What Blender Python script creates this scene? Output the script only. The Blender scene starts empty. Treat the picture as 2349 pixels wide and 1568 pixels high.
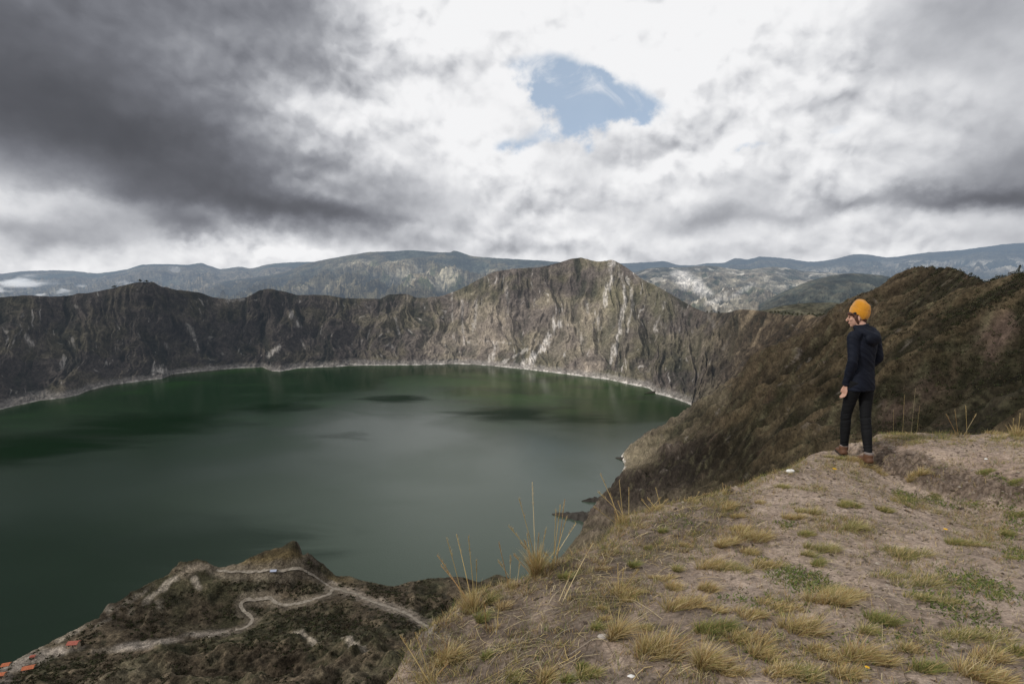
import bpy, bmesh, math, random
import numpy as np
from mathutils import Vector, Matrix

random.seed(7)
RNG = np.random.default_rng(11)
scene = bpy.context.scene
COL = scene.collection
R = math.radians

# ------------------------------------------------------------------ camera model
F, CX, CY = 1305.0, 1174.5, 784.0          # focal length and centre in reference units (frame 2349 x 1568)
CAMZ = 382.0
PITCH = math.atan((CY - 620.0) / F)
cp, sp = math.cos(PITCH), math.sin(PITCH)

def ray(u, v):
    a = (np.asarray(u, float) - CX) / F; b = (CY - np.asarray(v, float)) / F
    return np.stack([a, cp + b * sp, -sp + b * cp], -1)

def at_y(u, v, y):
    d = ray(u, v); t = np.asarray(y, float) / d[..., 1]
    p = d * t[..., None]; p[..., 2] += CAMZ
    return p

def at_z(u, v, z):
    d = ray(u, v); t = (np.asarray(z, float) - CAMZ) / d[..., 2]
    p = d * t[..., None]; p[..., 2] += CAMZ
    return p

def project(P):
    x, y, z = P[..., 0], P[..., 1], P[..., 2] - CAMZ
    dep = y * cp - z * sp
    dep = np.where(dep < 0.05, 0.05, dep)
    up = y * sp + z * cp
    return CX + F * x / dep, CY - F * up / dep

# ------------------------------------------------------------------ noise
_p = np.random.default_rng(3).permutation(256); _p = np.concatenate([_p, _p, _p])
_ang = np.random.default_rng(4).uniform(0, 2 * np.pi, 256)
_gx, _gy = np.cos(_ang), np.sin(_ang)

def perlin(x, y, seed=0):
    x = np.asarray(x, float) + seed * 37.31; y = np.asarray(y, float) + seed * 17.77
    xi = np.floor(x).astype(int); yi = np.floor(y).astype(int)
    fx = x - xi; fy = y - yi
    ux = fx * fx * fx * (fx * (fx * 6 - 15) + 10); uy = fy * fy * fy * (fy * (fy * 6 - 15) + 10)
    xi &= 255; yi &= 255; x1 = (xi + 1) & 255; y1 = (yi + 1) & 255
    def g(a, b, dx, dy):
        h = _p[_p[a] + b]
        return _gx[h] * dx + _gy[h] * dy
    n0 = g(xi, yi, fx, fy) * (1 - ux) + g(x1, yi, fx - 1, fy) * ux
    n1 = g(xi, y1, fx, fy - 1) * (1 - ux) + g(x1, y1, fx - 1, fy - 1) * ux
    return (n0 * (1 - uy) + n1 * uy) * 1.5          # about -1..1

def fbm(x, y, octv=5, seed=0, rough=0.5, lac=2.03):
    s = 0; a = 1; t = 0
    for i in range(octv):
        s = s + a * perlin(x, y, seed + i * 3); t += a
        x = x * lac; y = y * lac; a *= rough
    return s / t

def ridged(x, y, octv=5, seed=0, rough=0.5, lac=2.03):
    s = 0; a = 1; t = 0
    for i in range(octv):
        n = 1 - np.abs(perlin(x, y, seed + i * 3)) * 1.6
        s = s + a * n; t += a
        x = x * lac; y = y * lac; a *= rough
    return s / t                                     # about 0..1

def sstep(a, b, x):
    t = np.clip((x - a) / (b - a), 0, 1)
    return t * t * (3 - 2 * t)

def interp(x, keys):
    k = np.array(keys, float)
    return np.interp(x, k[:, 0], k[:, 1])

def smooth_interp(x, xs, ys):
    """monotone-ish cubic (Catmull-Rom) interpolation through key points"""
    xs = np.asarray(xs, float); ys = np.asarray(ys, float); x = np.asarray(x, float)
    i = np.clip(np.searchsorted(xs, x) - 1, 0, len(xs) - 2)
    h = np.diff(xs); d = np.diff(ys) / h
    m = np.zeros(len(xs)); m[0] = d[0]; m[-1] = d[-1]
    for k in range(1, len(xs) - 1):
        m[k] = 0 if d[k-1] * d[k] <= 0 else 2 * d[k-1] * d[k] / (d[k-1] + d[k])
    t = (x - xs[i]) / h[i]; t = np.clip(t, 0, 1)
    return ((1+2*t)*(1-t)**2*ys[i] + t*(1-t)**2*h[i]*m[i] + t*t*(3-2*t)*ys[i+1] + t*t*(t-1)*h[i]*m[i+1])

class TPS:
    def __init__(s, pts, vals, smooth=0.0):
        s.p = np.asarray(pts, float); v = np.asarray(vals, float); n = len(s.p)
        s.sc = np.abs(s.p).max(); P = s.p / s.sc
        d = np.linalg.norm(P[:, None] - P[None], axis=-1)
        K = np.where(d > 0, d * d * np.log(d + 1e-12), 0) + np.eye(n) * smooth
        Q = np.c_[np.ones(n), P]
        A = np.block([[K, Q], [Q.T, np.zeros((3, 3))]])
        s.w = np.linalg.solve(A, np.r_[v, 0, 0, 0])
    def __call__(s, x, y):
        sh = np.shape(x); X = np.c_[np.ravel(x), np.ravel(y)] / s.sc; P = s.p / s.sc
        out = np.empty(len(X)); B = 60000
        for i in range(0, len(X), B):
            c = X[i:i+B]; d2 = ((c[:, None] - P[None]) ** 2).sum(-1)
            K = 0.5 * d2 * np.log(d2 + 1e-20)
            out[i:i+B] = K @ s.w[:-3] + s.w[-3] + c @ s.w[-2:]
        return out.reshape(sh)

def seg_dist(x, y, poly, closed=False):
    """distance to a polyline"""
    P = np.asarray(poly, float)
    if closed: P = np.r_[P, P[:1]]
    best = np.full(np.shape(x), 1e18)
    for a, b in zip(P[:-1], P[1:]):
        dx, dy = b - a; L = dx * dx + dy * dy + 1e-12
        t = np.clip(((x - a[0]) * dx + (y - a[1]) * dy) / L, 0, 1)
        best = np.minimum(best, (x - a[0] - t * dx) ** 2 + (y - a[1] - t * dy) ** 2)
    return np.sqrt(best)

def inside(x, y, poly):
    P = np.asarray(poly, float); c = np.zeros(np.shape(x), bool); j = len(P) - 1
    for i in range(len(P)):
        xi, yi = P[i]; xj, yj = P[j]
        if yi != yj:
            c ^= ((yi > y) != (yj > y)) & (x < (xj - xi) * (y - yi) / (yj - yi) + xi)
        j = i
    return c

def signed(x, y, poly):
    d = seg_dist(x, y, poly, True)
    return np.where(inside(x, y, poly), -d, d)

# ------------------------------------------------------------------ mesh building
def link(o, parent=None):
    COL.objects.link(o)
    if parent is not None: o.parent = parent
    return o

def mesh_np(name, V, Fq, mat=None, cols=None, smooth=True, parent=None, uv=None, tri=False, attr=None):
    V = np.asarray(V, np.float32).reshape(-1, 3); Fq = np.asarray(Fq, np.int32)
    k = Fq.shape[1]
    me = bpy.data.meshes.new(name)
    me.vertices.add(len(V)); me.vertices.foreach_set("co", V.ravel())
    me.loops.add(Fq.size); me.loops.foreach_set("vertex_index", Fq.ravel())
    me.polygons.add(len(Fq)); me.polygons.foreach_set("loop_start", np.arange(0, Fq.size, k, dtype=np.int32))
    me.polygons.foreach_set("loop_total", np.full(len(Fq), k, np.int32))
    me.polygons.foreach_set("use_smooth", np.full(len(Fq), smooth, bool))
    if cols is not None:
        a = me.color_attributes.new("Col", 'FLOAT_COLOR', 'POINT')
        c = np.ones((len(V), 4), np.float32); c[:, :3] = cols
        a.data.foreach_set("color", c.ravel())
    if attr is not None:
        for nm, val in attr.items():
            a = me.attributes.new(nm, 'FLOAT', 'POINT'); a.data.foreach_set("value", np.asarray(val, np.float32).ravel())
    me.update(calc_edges=True); me.validate()
    o = bpy.data.objects.new(name, me)
    if mat is not None: me.materials.append(mat)
    return link(o, parent)

def grid_faces(n, m, keep=None):
    i = np.arange(n * m).reshape(n, m)
    f = np.stack([i[:-1, :-1], i[1:, :-1], i[1:, 1:], i[:-1, 1:]], -1)
    if keep is not None: f = f[keep]
    return f.reshape(-1, 4)

def tag(o, label=None, cat=None, group=None, kind=None):
    if label: o["label"] = label
    if cat: o["category"] = cat
    if group: o["group"] = group
    if kind: o["kind"] = kind
    return o

def empty(name, loc, rz=0):
    o = bpy.data.objects.new(name, None); o.empty_display_size = 0.1
    o.location = loc; o.rotation_euler = (0, 0, rz)
    return link(o)

# ------------------------------------------------------------------ materials
def new_mat(name, rough=0.9, spec=0.2):
    m = bpy.data.materials.new(name); m.use_nodes = True
    nt = m.node_tree; b = nt.nodes["Principled BSDF"]
    b.inputs["Roughness"].default_value = rough
    b.inputs["Specular IOR Level"].default_value = spec
    return m, nt, b

def N(nt, typ, **kw):
    n = nt.nodes.new(typ)
    for k, v in kw.items():
        if hasattr(n, k): setattr(n, k, v)
    return n

def noise_node(nt, scale, detail=6, rough=0.6, vec=None, dist=0.0):
    n = nt.nodes.new("ShaderNodeTexNoise")
    n.inputs["Scale"].default_value = scale; n.inputs["Detail"].default_value = detail
    n.inputs["Roughness"].default_value = rough; n.inputs["Distortion"].default_value = dist
    if vec is not None: nt.links.new(vec, n.inputs["Vector"])
    return n

def math_node(nt, op, a, b=None, c=None, clamp=False):
    n = nt.nodes.new("ShaderNodeMath"); n.operation = op; n.use_clamp = clamp
    for i, v in enumerate((a, b, c)):
        if v is None: continue
        if isinstance(v, (int, float)): n.inputs[i].default_value = v
        else: nt.links.new(v, n.inputs[i])
    return n.outputs[0]

def mixc(nt, fac, a, b, blend='MIX'):
    n = nt.nodes.new("ShaderNodeMix"); n.data_type = 'RGBA'; n.blend_type = blend
    for i, v in ((0, fac), (6, a), (7, b)):
        if isinstance(v, (int, float)): n.inputs[i].default_value = v
        elif isinstance(v, tuple): n.inputs[i].default_value = (*v, 1) if len(v) == 3 else v
        else: nt.links.new(v, n.inputs[i])
    return n.outputs[2]

def maprange(nt, v, a, b, c, d, smooth=False):
    n = nt.nodes.new("ShaderNodeMapRange"); n.clamp = True
    if smooth: n.interpolation_type = 'SMOOTHSTEP'
    nt.links.new(v, n.inputs[0])
    for i, x in enumerate((a, b, c, d)): n.inputs[i + 1].default_value = x
    return n.outputs[0]

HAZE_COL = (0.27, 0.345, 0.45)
def terrain_mat(name, scales, haze_len=None, haze_start=0.0, bump=0.0, bump_scale=1.0, vary=0.5, rough=0.95, speck=None):
    """colour from the mesh's own attribute, broken up by world-space noise; far ground gets haze painted in as a glow, by how far off it lies"""
    m, nt, b = new_mat(name, rough, 0.12)
    at = N(nt, "ShaderNodeAttribute"); at.attribute_name = "Col"
    geo = N(nt, "ShaderNodeNewGeometry")
    col = at.outputs["Color"]
    for i, (s, amt) in enumerate(scales):
        n = noise_node(nt, s, 6, 0.74, geo.outputs["Position"])
        f = maprange(nt, n.outputs[0], 0.36, 0.64, 1 - amt, 1 + amt)
        cc = N(nt, "ShaderNodeCombineColor")
        for k in range(3): nt.links.new(f, cc.inputs[k])
        col = mixc(nt, 1.0, col, cc.outputs[0], 'MULTIPLY')
    if speck:
        s, thr, c = speck
        n = noise_node(nt, s, 3, 0.6, geo.outputs["Position"])
        f = maprange(nt, n.outputs[0], thr, thr + 0.05, 0, 0.8)
        col = mixc(nt, f, col, c)
    nt.links.new(col, b.inputs["Base Color"])
    if bump:
        n = noise_node(nt, bump_scale, 6, 0.7, geo.outputs["Position"])
        bp = N(nt, "ShaderNodeBump"); bp.inputs["Strength"].default_value = 0.9; bp.inputs["Distance"].default_value = bump
        nt.links.new(n.outputs[0], bp.inputs["Height"]); nt.links.new(bp.outputs[0], b.inputs["Normal"])
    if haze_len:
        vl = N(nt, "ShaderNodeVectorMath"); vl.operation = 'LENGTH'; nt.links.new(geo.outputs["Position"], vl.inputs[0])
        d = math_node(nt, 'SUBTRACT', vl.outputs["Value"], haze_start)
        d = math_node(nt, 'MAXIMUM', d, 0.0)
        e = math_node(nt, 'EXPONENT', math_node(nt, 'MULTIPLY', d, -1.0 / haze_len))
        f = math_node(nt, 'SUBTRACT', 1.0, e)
        em = N(nt, "ShaderNodeEmission"); em.inputs[0].default_value = (*HAZE_COL, 1); em.inputs[1].default_value = 0.8  # haze light, given off by the surface itself
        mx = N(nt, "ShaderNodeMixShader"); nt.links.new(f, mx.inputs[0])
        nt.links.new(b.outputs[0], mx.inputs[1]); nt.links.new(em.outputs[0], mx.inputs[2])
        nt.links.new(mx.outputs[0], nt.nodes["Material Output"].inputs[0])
    return m

# ------------------------------------------------------------------ sky
SUN_AZ, SUN_EL = -112.0, 36.0         # degrees: well to the left of the view
exec_world = True
def build_world():
    w = bpy.data.worlds.new("World"); scene.world = w; w.use_nodes = True
    nt = w.node_tree; nt.nodes.clear()
    L = nt.links.new
    tc = N(nt, "ShaderNodeTexCoord"); D = tc.outputs["Generated"]
    nrm = N(nt, "ShaderNodeVectorMath"); nrm.operation = 'NORMALIZE'; L(D, nrm.inputs[0]); D = nrm.outputs[0]
    sx = N(nt, "ShaderNodeSeparateXYZ"); L(D, sx.inputs[0])
    X, Y, Z = sx.outputs
    M = lambda op, a, b=None, c=None, clamp=False: math_node(nt, op, a, b, c, clamp)
    az = M('ARCTAN2', X, Y)
    el = M('ARCSINE', Z)
    # cloud-deck coordinates: a layer seen in perspective, flattening towards the horizon
    zz = M('ADD', M('MAXIMUM', Z, 0.0), 0.34)
    px = M('DIVIDE', X, zz); py = M('DIVIDE', Y, zz)
    cv = N(nt, "ShaderNodeCombineXYZ"); L(px, cv.inputs[0]); L(py, cv.inputs[1]); cv.inputs[2].default_value = 3.7
    P = cv.outputs[0]
    # angular coordinates for billows
    ca = N(nt, "ShaderNodeCombineXYZ"); L(az, ca.inputs[0]); L(M('MULTIPLY', el, 1.2), ca.inputs[1]); ca.inputs[2].default_value = 1.3
    A = ca.outputs[0]
    w1 = noise_node(nt, 2.6, 6, 0.55, A); w2 = noise_node(nt, 9.0, 6, 0.6, A)
    def warp(base, amt1, amt2, idx):
        s1 = N(nt, "ShaderNodeSeparateColor"); L(w1.outputs["Color"], s1.inputs[0])
        s2 = N(nt, "ShaderNodeSeparateColor"); L(w2.outputs["Color"], s2.inputs[0])
        a = M('MULTIPLY_ADD', M('SUBTRACT', s1.outputs[idx], 0.5), amt1, base)
        return M('MULTIPLY_ADD', M('SUBTRACT', s2.outputs[idx], 0.5), amt2, a)
    wa = warp(az, 0.34, 0.10, 0); we = warp(el, 0.15, 0.055, 1)
    def gauss(u, v, ru, rv, amp, rot=0.0, azs=wa, els=we):
        d = ray(u, v); a0 = math.atan2(d[0], d[1]); e0 = math.asin(d[2] / np.linalg.norm(d))
        du = ru / F * 0.9; dv = rv / F * 0.9
        c, s = math.cos(rot), math.sin(rot)
        da = M('SUBTRACT', azs, a0); de = M('SUBTRACT', els, e0)
        p = M('MULTIPLY', M('ADD', M('MULTIPLY', da, c), M('MULTIPLY', de, s)), 1 / du)
        q = M('MULTIPLY', M('SUBTRACT', M('MULTIPLY', de, c), M('MULTIPLY', da, s)), 1 / dv)
        r2 = M('ADD', M('MULTIPLY', p, p), M('MULTIPLY', q, q))
        return M('MULTIPLY', M('EXPONENT', M('MULTIPLY', r2, -1.0)), amp)
    blobs = [
        # u, v, ru, rv, amplitude, rotation   (light level of the cloud deck)
        (-180, 180, 380, 200, -0.20, 0.0), (150, 300, 430, 95, -0.30, -0.10), (300, 190, 300, 110, -0.14, -.1), (-50, 20, 200, 120, -0.12, 0),
        (590, 492, 310, 52, -0.38, -0.06), (400, 420, 360, 90, -0.24, -0.15), (810, 500, 160, 26, -0.22, 0.0),
        (440, 552, 90, 34, -0.30, -0.2), (120, 548, 110, 34, -0.20, 0), (950, 430, 160, 60, -0.14, 0),
        (-200, -520, 850, 420, -0.46, 0), (1250, -330, 420, 260, 0.16, 0), (1100, -900, 900, 400, -0.2, 0), (640, 70, 380, 120, -0.20, 0), (600, 330, 300, 110, -0.15, 0), (720, 400, 160, 50, -0.10, 0),  # entries above the view are added to shape what the lake reflects
        (2060, 130, 260, 200, -0.20, 0.1), (2349, 400, 170, 80, -0.36, 0.1), (2170, 462, 230, 22, -0.34, 0.05),
        (2349, 40, 200, 130, -0.14, 0), (1720, 495, 260, 26, -0.15, 0.05), (1240, 500, 130, 36, -0.16, 0), (1500, 588, 500, 20, -0.15, 0), (1650, 480, 80, 36, -0.12, 0),
        (2150, 555, 260, 25, -0.10, 0), (1050, 560, 200, 18, -0.12, 0), (1500, 330, 120, 40, -0.05, 0), (1450, 470, 200, 20, -0.10, 0),
        (1560, 60, 460, 150, 0.20, 0), (1120, 300, 220, 180, 0.14, 0), (1050, 90, 160, 120, 0.10, 0), (1500, 400, 300, 60, 0.06, 0), (1830, 330, 300, 50, 0.06, 0),
        (120, 615, 260, 24, 0.10, 0), (780, 250, 140, 80, 0.10, 0.4), (560, 592, 200, 18, 0.16, 0), (650, 590, 120, 14, 0.12, 0), (60, 490, 140, 24, 0.14, 0),
    ]
    low = None
    for b in blobs:
        g = gauss(*b)
        low = g if low is None else M('ADD', low, g)
    # billows: fractal noise and rounded cells, each shaded by its own lit side (difference towards the light)
    def vadd(vec, o):
        n = N(nt, "ShaderNodeVectorMath"); n.operation = 'ADD'; L(vec, n.inputs[0]); n.inputs[1].default_value = o; return n.outputs[0]
    n1 = noise_node(nt, 1.25, 7, 0.46, P, 0.1)
    n1b = noise_node(nt, 1.25, 5, 0.46, vadd(P, (-0.10, 0.20, 0.05)), 0.1)
    n2 = noise_node(nt, 5.0, 8, 0.51, A, 0.0)
    n2b = noise_node(nt, 5.0, 6, 0.51, vadd(A, (-0.010, 0.030, 0.0)), 0.0)
    wv = N(nt, "ShaderNodeVectorMath"); wv.operation = 'MULTIPLY_ADD'; L(w2.outputs["Color"], wv.inputs[0]); wv.inputs[1].default_value = (0.060, 0.050, 0); L(A, wv.inputs[2])
    def puff(vec, sc):
        v = N(nt, "ShaderNodeTexVoronoi"); v.voronoi_dimensions = '2D'; v.feature = 'SMOOTH_F1'; L(vec, v.inputs["Vector"])
        v.inputs["Scale"].default_value = sc; v.inputs["Detail"].default_value = 2.6; v.inputs["Roughness"].default_value = 0.45; v.inputs["Lacunarity"].default_value = 2.3
        v.inputs["Smoothness"].default_value = 0.55
        return v.outputs["Distance"]
    p1 = puff(wv.outputs[0], 11.0); p1b = puff(vadd(wv.outputs[0], (-0.006, 0.020, 0.0)), 11.0)
    n3 = noise_node(nt, 2.4, 4, 0.5, A)
    relief = M('ADD', M('MULTIPLY', M('SUBTRACT', n1.outputs[0], n1b.outputs[0]), 0.28), M('MULTIPLY', M('SUBTRACT', n2.outputs[0], n2b.outputs[0]), 0.55))
    puffmask = maprange(nt, n3.outputs[0], 0.36, 0.58, 0.12, 1.0, True)
    relief = M('ADD', relief, M('MULTIPLY', M('MULTIPLY', M('SUBTRACT', p1b, p1), 0.55), puffmask))
    body = M('ADD', M('MULTIPLY', M('SUBTRACT', n1.outputs[0], 0.5), 0.20), M('MULTIPLY', M('SUBTRACT', n2.outputs[0], 0.5), 0.16))
    body = M('ADD', body, M('MULTIPLY', M('SUBTRACT', n3.outputs[0], 0.5), 0.30))
    # dark rain-bearing parts are smoother than the sunlit tops
    amp = maprange(nt, M('ADD', low, 0.80), 0.15, 0.85, 0.20, 1.0)
    lev = M('ADD', M('ADD', low, 0.835), M('MULTIPLY', M('ADD', body, relief), amp))
    lev = M('MAXIMUM', lev, 0.0)
    rp = N(nt, "ShaderNodeValToRGB"); L(lev, rp.inputs[0])
    cr = rp.color_ramp; cr.interpolation = 'B_SPLINE'
    stops = [(0.0, (0.075, 0.078, 0.090)), (0.16, (0.115, 0.119, 0.135)), (0.34, (0.19, 0.197, 0.225)), (0.52, (0.345, 0.355, 0.385)), (0.70, (0.60, 0.61, 0.64)), (0.88, (0.85, 0.852, 0.865)), (1.0, (0.92, 0.92, 0.93))]
    while len(cr.elements) < len(stops): cr.elements.new(0.5)
    for e, (p_, c_) in zip(cr.elements, stops): e.position = p_; e.color = (*c_, 1)
    # openings of blue sky
    hole = None
    wa2 = warp(az, 0.20, 0.13, 2); we2 = warp(el, 0.10, 0.075, 0)
    for b in [(1310, 215, 150, 54, 1.1, -0.22), (1225, 185, 60, 60, 0.8, 0), (1430, 240, 90, 34, 0.9, -0.1), (1330, 285, 70, 46, 0.7, 0.2), (1195, 310, 70, 24, 0.42, 0), (1340, 160, 40, 18, 0.5, 0), (1765, 335, 30, 14, 0.55, 0), (1960, 300, 60, 14, 0.25, 0), (1600, 355, 30, 12, 0.3, 0)]:
        g = gauss(*b, azs=wa2, els=we2)
        hole = g if hole is None else M('ADD', hole, g)
    gate = M('MULTIPLY', hole, 2.5, None, True)
    hole = M('ADD', hole, M('MULTIPLY', M('MULTIPLY', M('SUBTRACT', n2.outputs[0], 0.5), 1.6), gate))
    hole = M('ADD', hole, M('MULTIPLY', M('MULTIPLY', M('SUBTRACT', w2.outputs[0], 0.5), 2.2), gate))
    hole = maprange(nt, hole, 0.20, 0.80, 0, 0.95, True)
    wis = noise_node(nt, 11.0, 8, 0.62, A, 0.6)
    hole = M('MULTIPLY', hole, maprange(nt, wis.outputs[0], 0.50, 0.70, 1.0, 0.45, True))
    sky = N(nt, "ShaderNodeTexSky"); sky.sky_type = 'NISHITA'; sky.sun_disc = False
    sky.sun_elevation = R(SUN_EL); sky.sun_rotation = R(SUN_AZ); sky.altitude = 3900
    sky.air_density = 1.0; sky.dust_density = 1.2
    bg_sky = N(nt, "ShaderNodeBackground"); bg_sky.inputs[1].default_value = 0.12
    L(mixc(nt, 0.62, sky.outputs[0], (4.2, 5.1, 6.1)), bg_sky.inputs[0])
    bg_cl = N(nt, "ShaderNodeBackground"); bg_cl.inputs[1].default_value = 1.0
    L(rp.outputs[0], bg_cl.inputs[0])
    mx = N(nt, "ShaderNodeMixShader"); L(M('SUBTRACT', 1.0, hole), mx.inputs[0])
    L(bg_sky.outputs[0], mx.inputs[1]); L(bg_cl.outputs[0], mx.inputs[2])
    out = N(nt, "ShaderNodeOutputWorld"); L(mx.outputs[0], out.inputs[0])
    w.cycles.sampling_method = 'MANUAL'; w.cycles.sample_map_resolution = 512
    sl = bpy.data.lights.new("sun", 'SUN'); sl.energy = 2.2; sl.angle = R(6); sl.color = (1.0, 0.95, 0.87)
    so = bpy.data.objects.new("sun", sl); COL.objects.link(so)
    a, e = R(SUN_AZ), R(SUN_EL)
    d = Vector((math.sin(a) * math.cos(e), math.cos(a) * math.cos(e), math.sin(e)))
    so.rotation_euler = d.to_track_quat('Z', 'Y').to_euler(); so.location = (0, 0, 900)
build_world()

cam = bpy.data.cameras.new("camera"); co = bpy.data.objects.new("camera", cam); COL.objects.link(co)
cam.sensor_width = 36; cam.lens = 36 * F / 2349; cam.clip_start = 0.05; cam.clip_end = 60000
co.location = (0, 0, CAMZ); co.rotation_euler = (R(90) - PITCH, 0, 0)
scene.camera = co
scene.view_settings.view_transform = 'Standard'; scene.view_settings.look = 'None'; scene.view_settings.exposure = 0
scene.cycles.use_denoising = True
scene.cycles.max_bounces = 5; scene.cycles.diffuse_bounces = 2; scene.cycles.glossy_bounces = 2
scene.cycles.transparent_max_bounces = 12; scene.cycles.volume_bounces = 1
# ------------------------------------------------------------------ lake
def build_lake():
    m, nt, b = new_mat("lake_water", 0.12, 0.5)
    geo = N(nt, "ShaderNodeNewGeometry"); pos = geo.outputs["Position"]
    mp = N(nt, "ShaderNodeMapping"); nt.links.new(pos, mp.inputs[0])
    mp.inputs["Scale"].default_value = (0.0026, 0.0042, 1); mp.inputs["Rotation"].default_value = (0, 0, R(-8))
    n1 = noise_node(nt, 1.0, 5, 0.5, mp.outputs[0], 0.8)
    mp2 = N(nt, "ShaderNodeMapping"); nt.links.new(pos, mp2.inputs[0])
    mp2.inputs["Scale"].default_value = (0.004, 0.012, 1); mp2.inputs["Rotation"].default_value = (0, 0, R(10))
    n2 = noise_node(nt, 1.0, 6, 0.55, mp2.outputs[0], 1.0)
    # greener water towards the far shore
    sx = N(nt, "ShaderNodeSeparateXYZ"); nt.links.new(pos, sx.inputs[0])
    far = maprange(nt, sx.outputs[1], 900, 1900, 0.0, 1.0, True)
    base = mixc(nt, far, (0.0085, 0.0215, 0.0095), (0.0060, 0.024, 0.0080))
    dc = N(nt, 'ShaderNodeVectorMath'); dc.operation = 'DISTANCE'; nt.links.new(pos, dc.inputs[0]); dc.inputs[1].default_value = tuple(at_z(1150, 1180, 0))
    base = mixc(nt, maprange(nt, dc.outputs['Value'], 60, 760, 1.0, 0.0, True), base, (0.054, 0.074, 0.055))  # bright cloud reflection mid-lake, painted as a paler base
    f1 = maprange(nt, n1.outputs[0], 0.50, 0.68, 0, 0.55, True)
    base = mixc(nt, math_node(nt, 'MULTIPLY', f1, far), base, (0.012, 0.044, 0.010))
    # algae bloom near the far right shore
    d = N(nt, "ShaderNodeVectorMath"); d.operation = 'DISTANCE'; nt.links.new(pos, d.inputs[0]); bl = at_z(1260, 880, 0); d.inputs[1].default_value = tuple(bl)
    g = maprange(nt, d.outputs["Value"], 120, 620, 0.75, 0.0, True)
    g2 = maprange(nt, n2.outputs[0], 0.38, 0.62, 0.15, 1.0, True)
    base = mixc(nt, math_node(nt, 'MULTIPLY', g, g2), base, (0.022, 0.066, 0.012))
    # dim reflections of wall and cloud, painted as dull dark patches
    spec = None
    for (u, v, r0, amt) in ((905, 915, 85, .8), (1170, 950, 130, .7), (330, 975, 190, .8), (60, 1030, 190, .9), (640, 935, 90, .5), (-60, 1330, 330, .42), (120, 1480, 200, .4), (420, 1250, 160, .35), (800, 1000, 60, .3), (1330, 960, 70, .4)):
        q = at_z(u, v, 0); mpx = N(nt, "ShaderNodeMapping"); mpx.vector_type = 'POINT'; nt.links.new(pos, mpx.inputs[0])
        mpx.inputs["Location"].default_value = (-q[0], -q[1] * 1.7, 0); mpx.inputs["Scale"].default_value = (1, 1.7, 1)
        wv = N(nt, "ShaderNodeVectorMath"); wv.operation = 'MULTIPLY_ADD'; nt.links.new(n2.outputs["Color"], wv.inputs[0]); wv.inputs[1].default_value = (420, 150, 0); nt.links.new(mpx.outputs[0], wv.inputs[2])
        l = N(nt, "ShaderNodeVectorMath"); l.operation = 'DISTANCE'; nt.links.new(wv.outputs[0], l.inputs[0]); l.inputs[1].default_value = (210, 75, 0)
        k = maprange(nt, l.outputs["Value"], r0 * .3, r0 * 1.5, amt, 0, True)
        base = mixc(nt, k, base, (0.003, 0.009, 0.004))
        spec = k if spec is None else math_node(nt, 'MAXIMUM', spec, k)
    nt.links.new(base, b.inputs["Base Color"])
    b.inputs["IOR"].default_value = 1.33
    # wind-roughened patches reflect the bright cloud more broadly
    rg = maprange(nt, n1.outputs[0], 0.35, 0.65, 0.10, 0.27, True)
    nt.links.new(rg, b.inputs["Roughness"])
    nb = noise_node(nt, 0.35, 4, 0.6, pos); bp = N(nt, "ShaderNodeBump"); bp.inputs["Strength"].default_value = 0.35; bp.inputs["Distance"].default_value = 0.5
    nt.links.new(nb.outputs[0], bp.inputs["Height"]); nt.links.new(bp.outputs[0], b.inputs["Normal"])
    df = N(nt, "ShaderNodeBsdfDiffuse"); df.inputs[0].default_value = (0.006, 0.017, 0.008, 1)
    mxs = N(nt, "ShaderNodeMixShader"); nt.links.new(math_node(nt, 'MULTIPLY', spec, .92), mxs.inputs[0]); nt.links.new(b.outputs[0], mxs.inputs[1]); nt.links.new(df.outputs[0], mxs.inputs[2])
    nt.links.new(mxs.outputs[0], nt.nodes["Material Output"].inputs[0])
    xs = np.linspace(-3200, 1500, 60); ys = np.linspace(120, 3000, 60)
    X, Y = np.meshgrid(xs, ys, indexing='ij')
    o = mesh_np("lake_water", np.stack([X, Y, 0 * X], -1), grid_faces(60, 60), m)
    tag(o, kind='structure')
build_lake()

# ------------------------------------------------------------------ crater walls
SH = [(-400, -420, 1120), (-260, -260, 1010), (0, 0, 939), (90, 90, 919), (135, 150, 912), (165, 180, 905), (200, 206, 894), (240, 240, 885), (330, 330, 873), (372, 372, 868), (395, 395, 858),
      (460, 460, 851), (550, 550, 844), (600, 602, 842), (622, 622, 850), (645, 642, 852), (690, 690, 844), (760, 760, 841), (830, 830, 838), (960, 960, 837), (1050, 1050, 834),
      (1120, 1120, 838), (1200, 1200, 846), (1300, 1300, 858), (1400, 1400, 871), (1450, 1440, 880), (1500, 1488, 890), (1530, 1505, 902), (1570, 1545, 913), (1610, 1585, 928), (1660, 1590, 937),
      (1720, 1603, 941), (1800, 1606, 947), (1880, 1600, 954), (1960, 1592, 962), (2010, 1560, 975), (2050, 1532, 993), (2080, 1500, 1004), (2110, 1455, 1017), (2150, 1424, 1047), (2190, 1432, 1064),
      (2240, 1424, 1086), (2290, 1400, 1118), (2340, 1372, 1140), (2370, 1366, 1150), (2400, 1356, 1166), (2460, 1344, 1183), (2520, 1338, 1202), (2570, 1330, 1225),
      (2620, 1306, 1252), (2680, 1262, 1300), (2740, 1180, 1370), (2800, 1100, 1450)]
SHN = np.array(SH, float)
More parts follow.
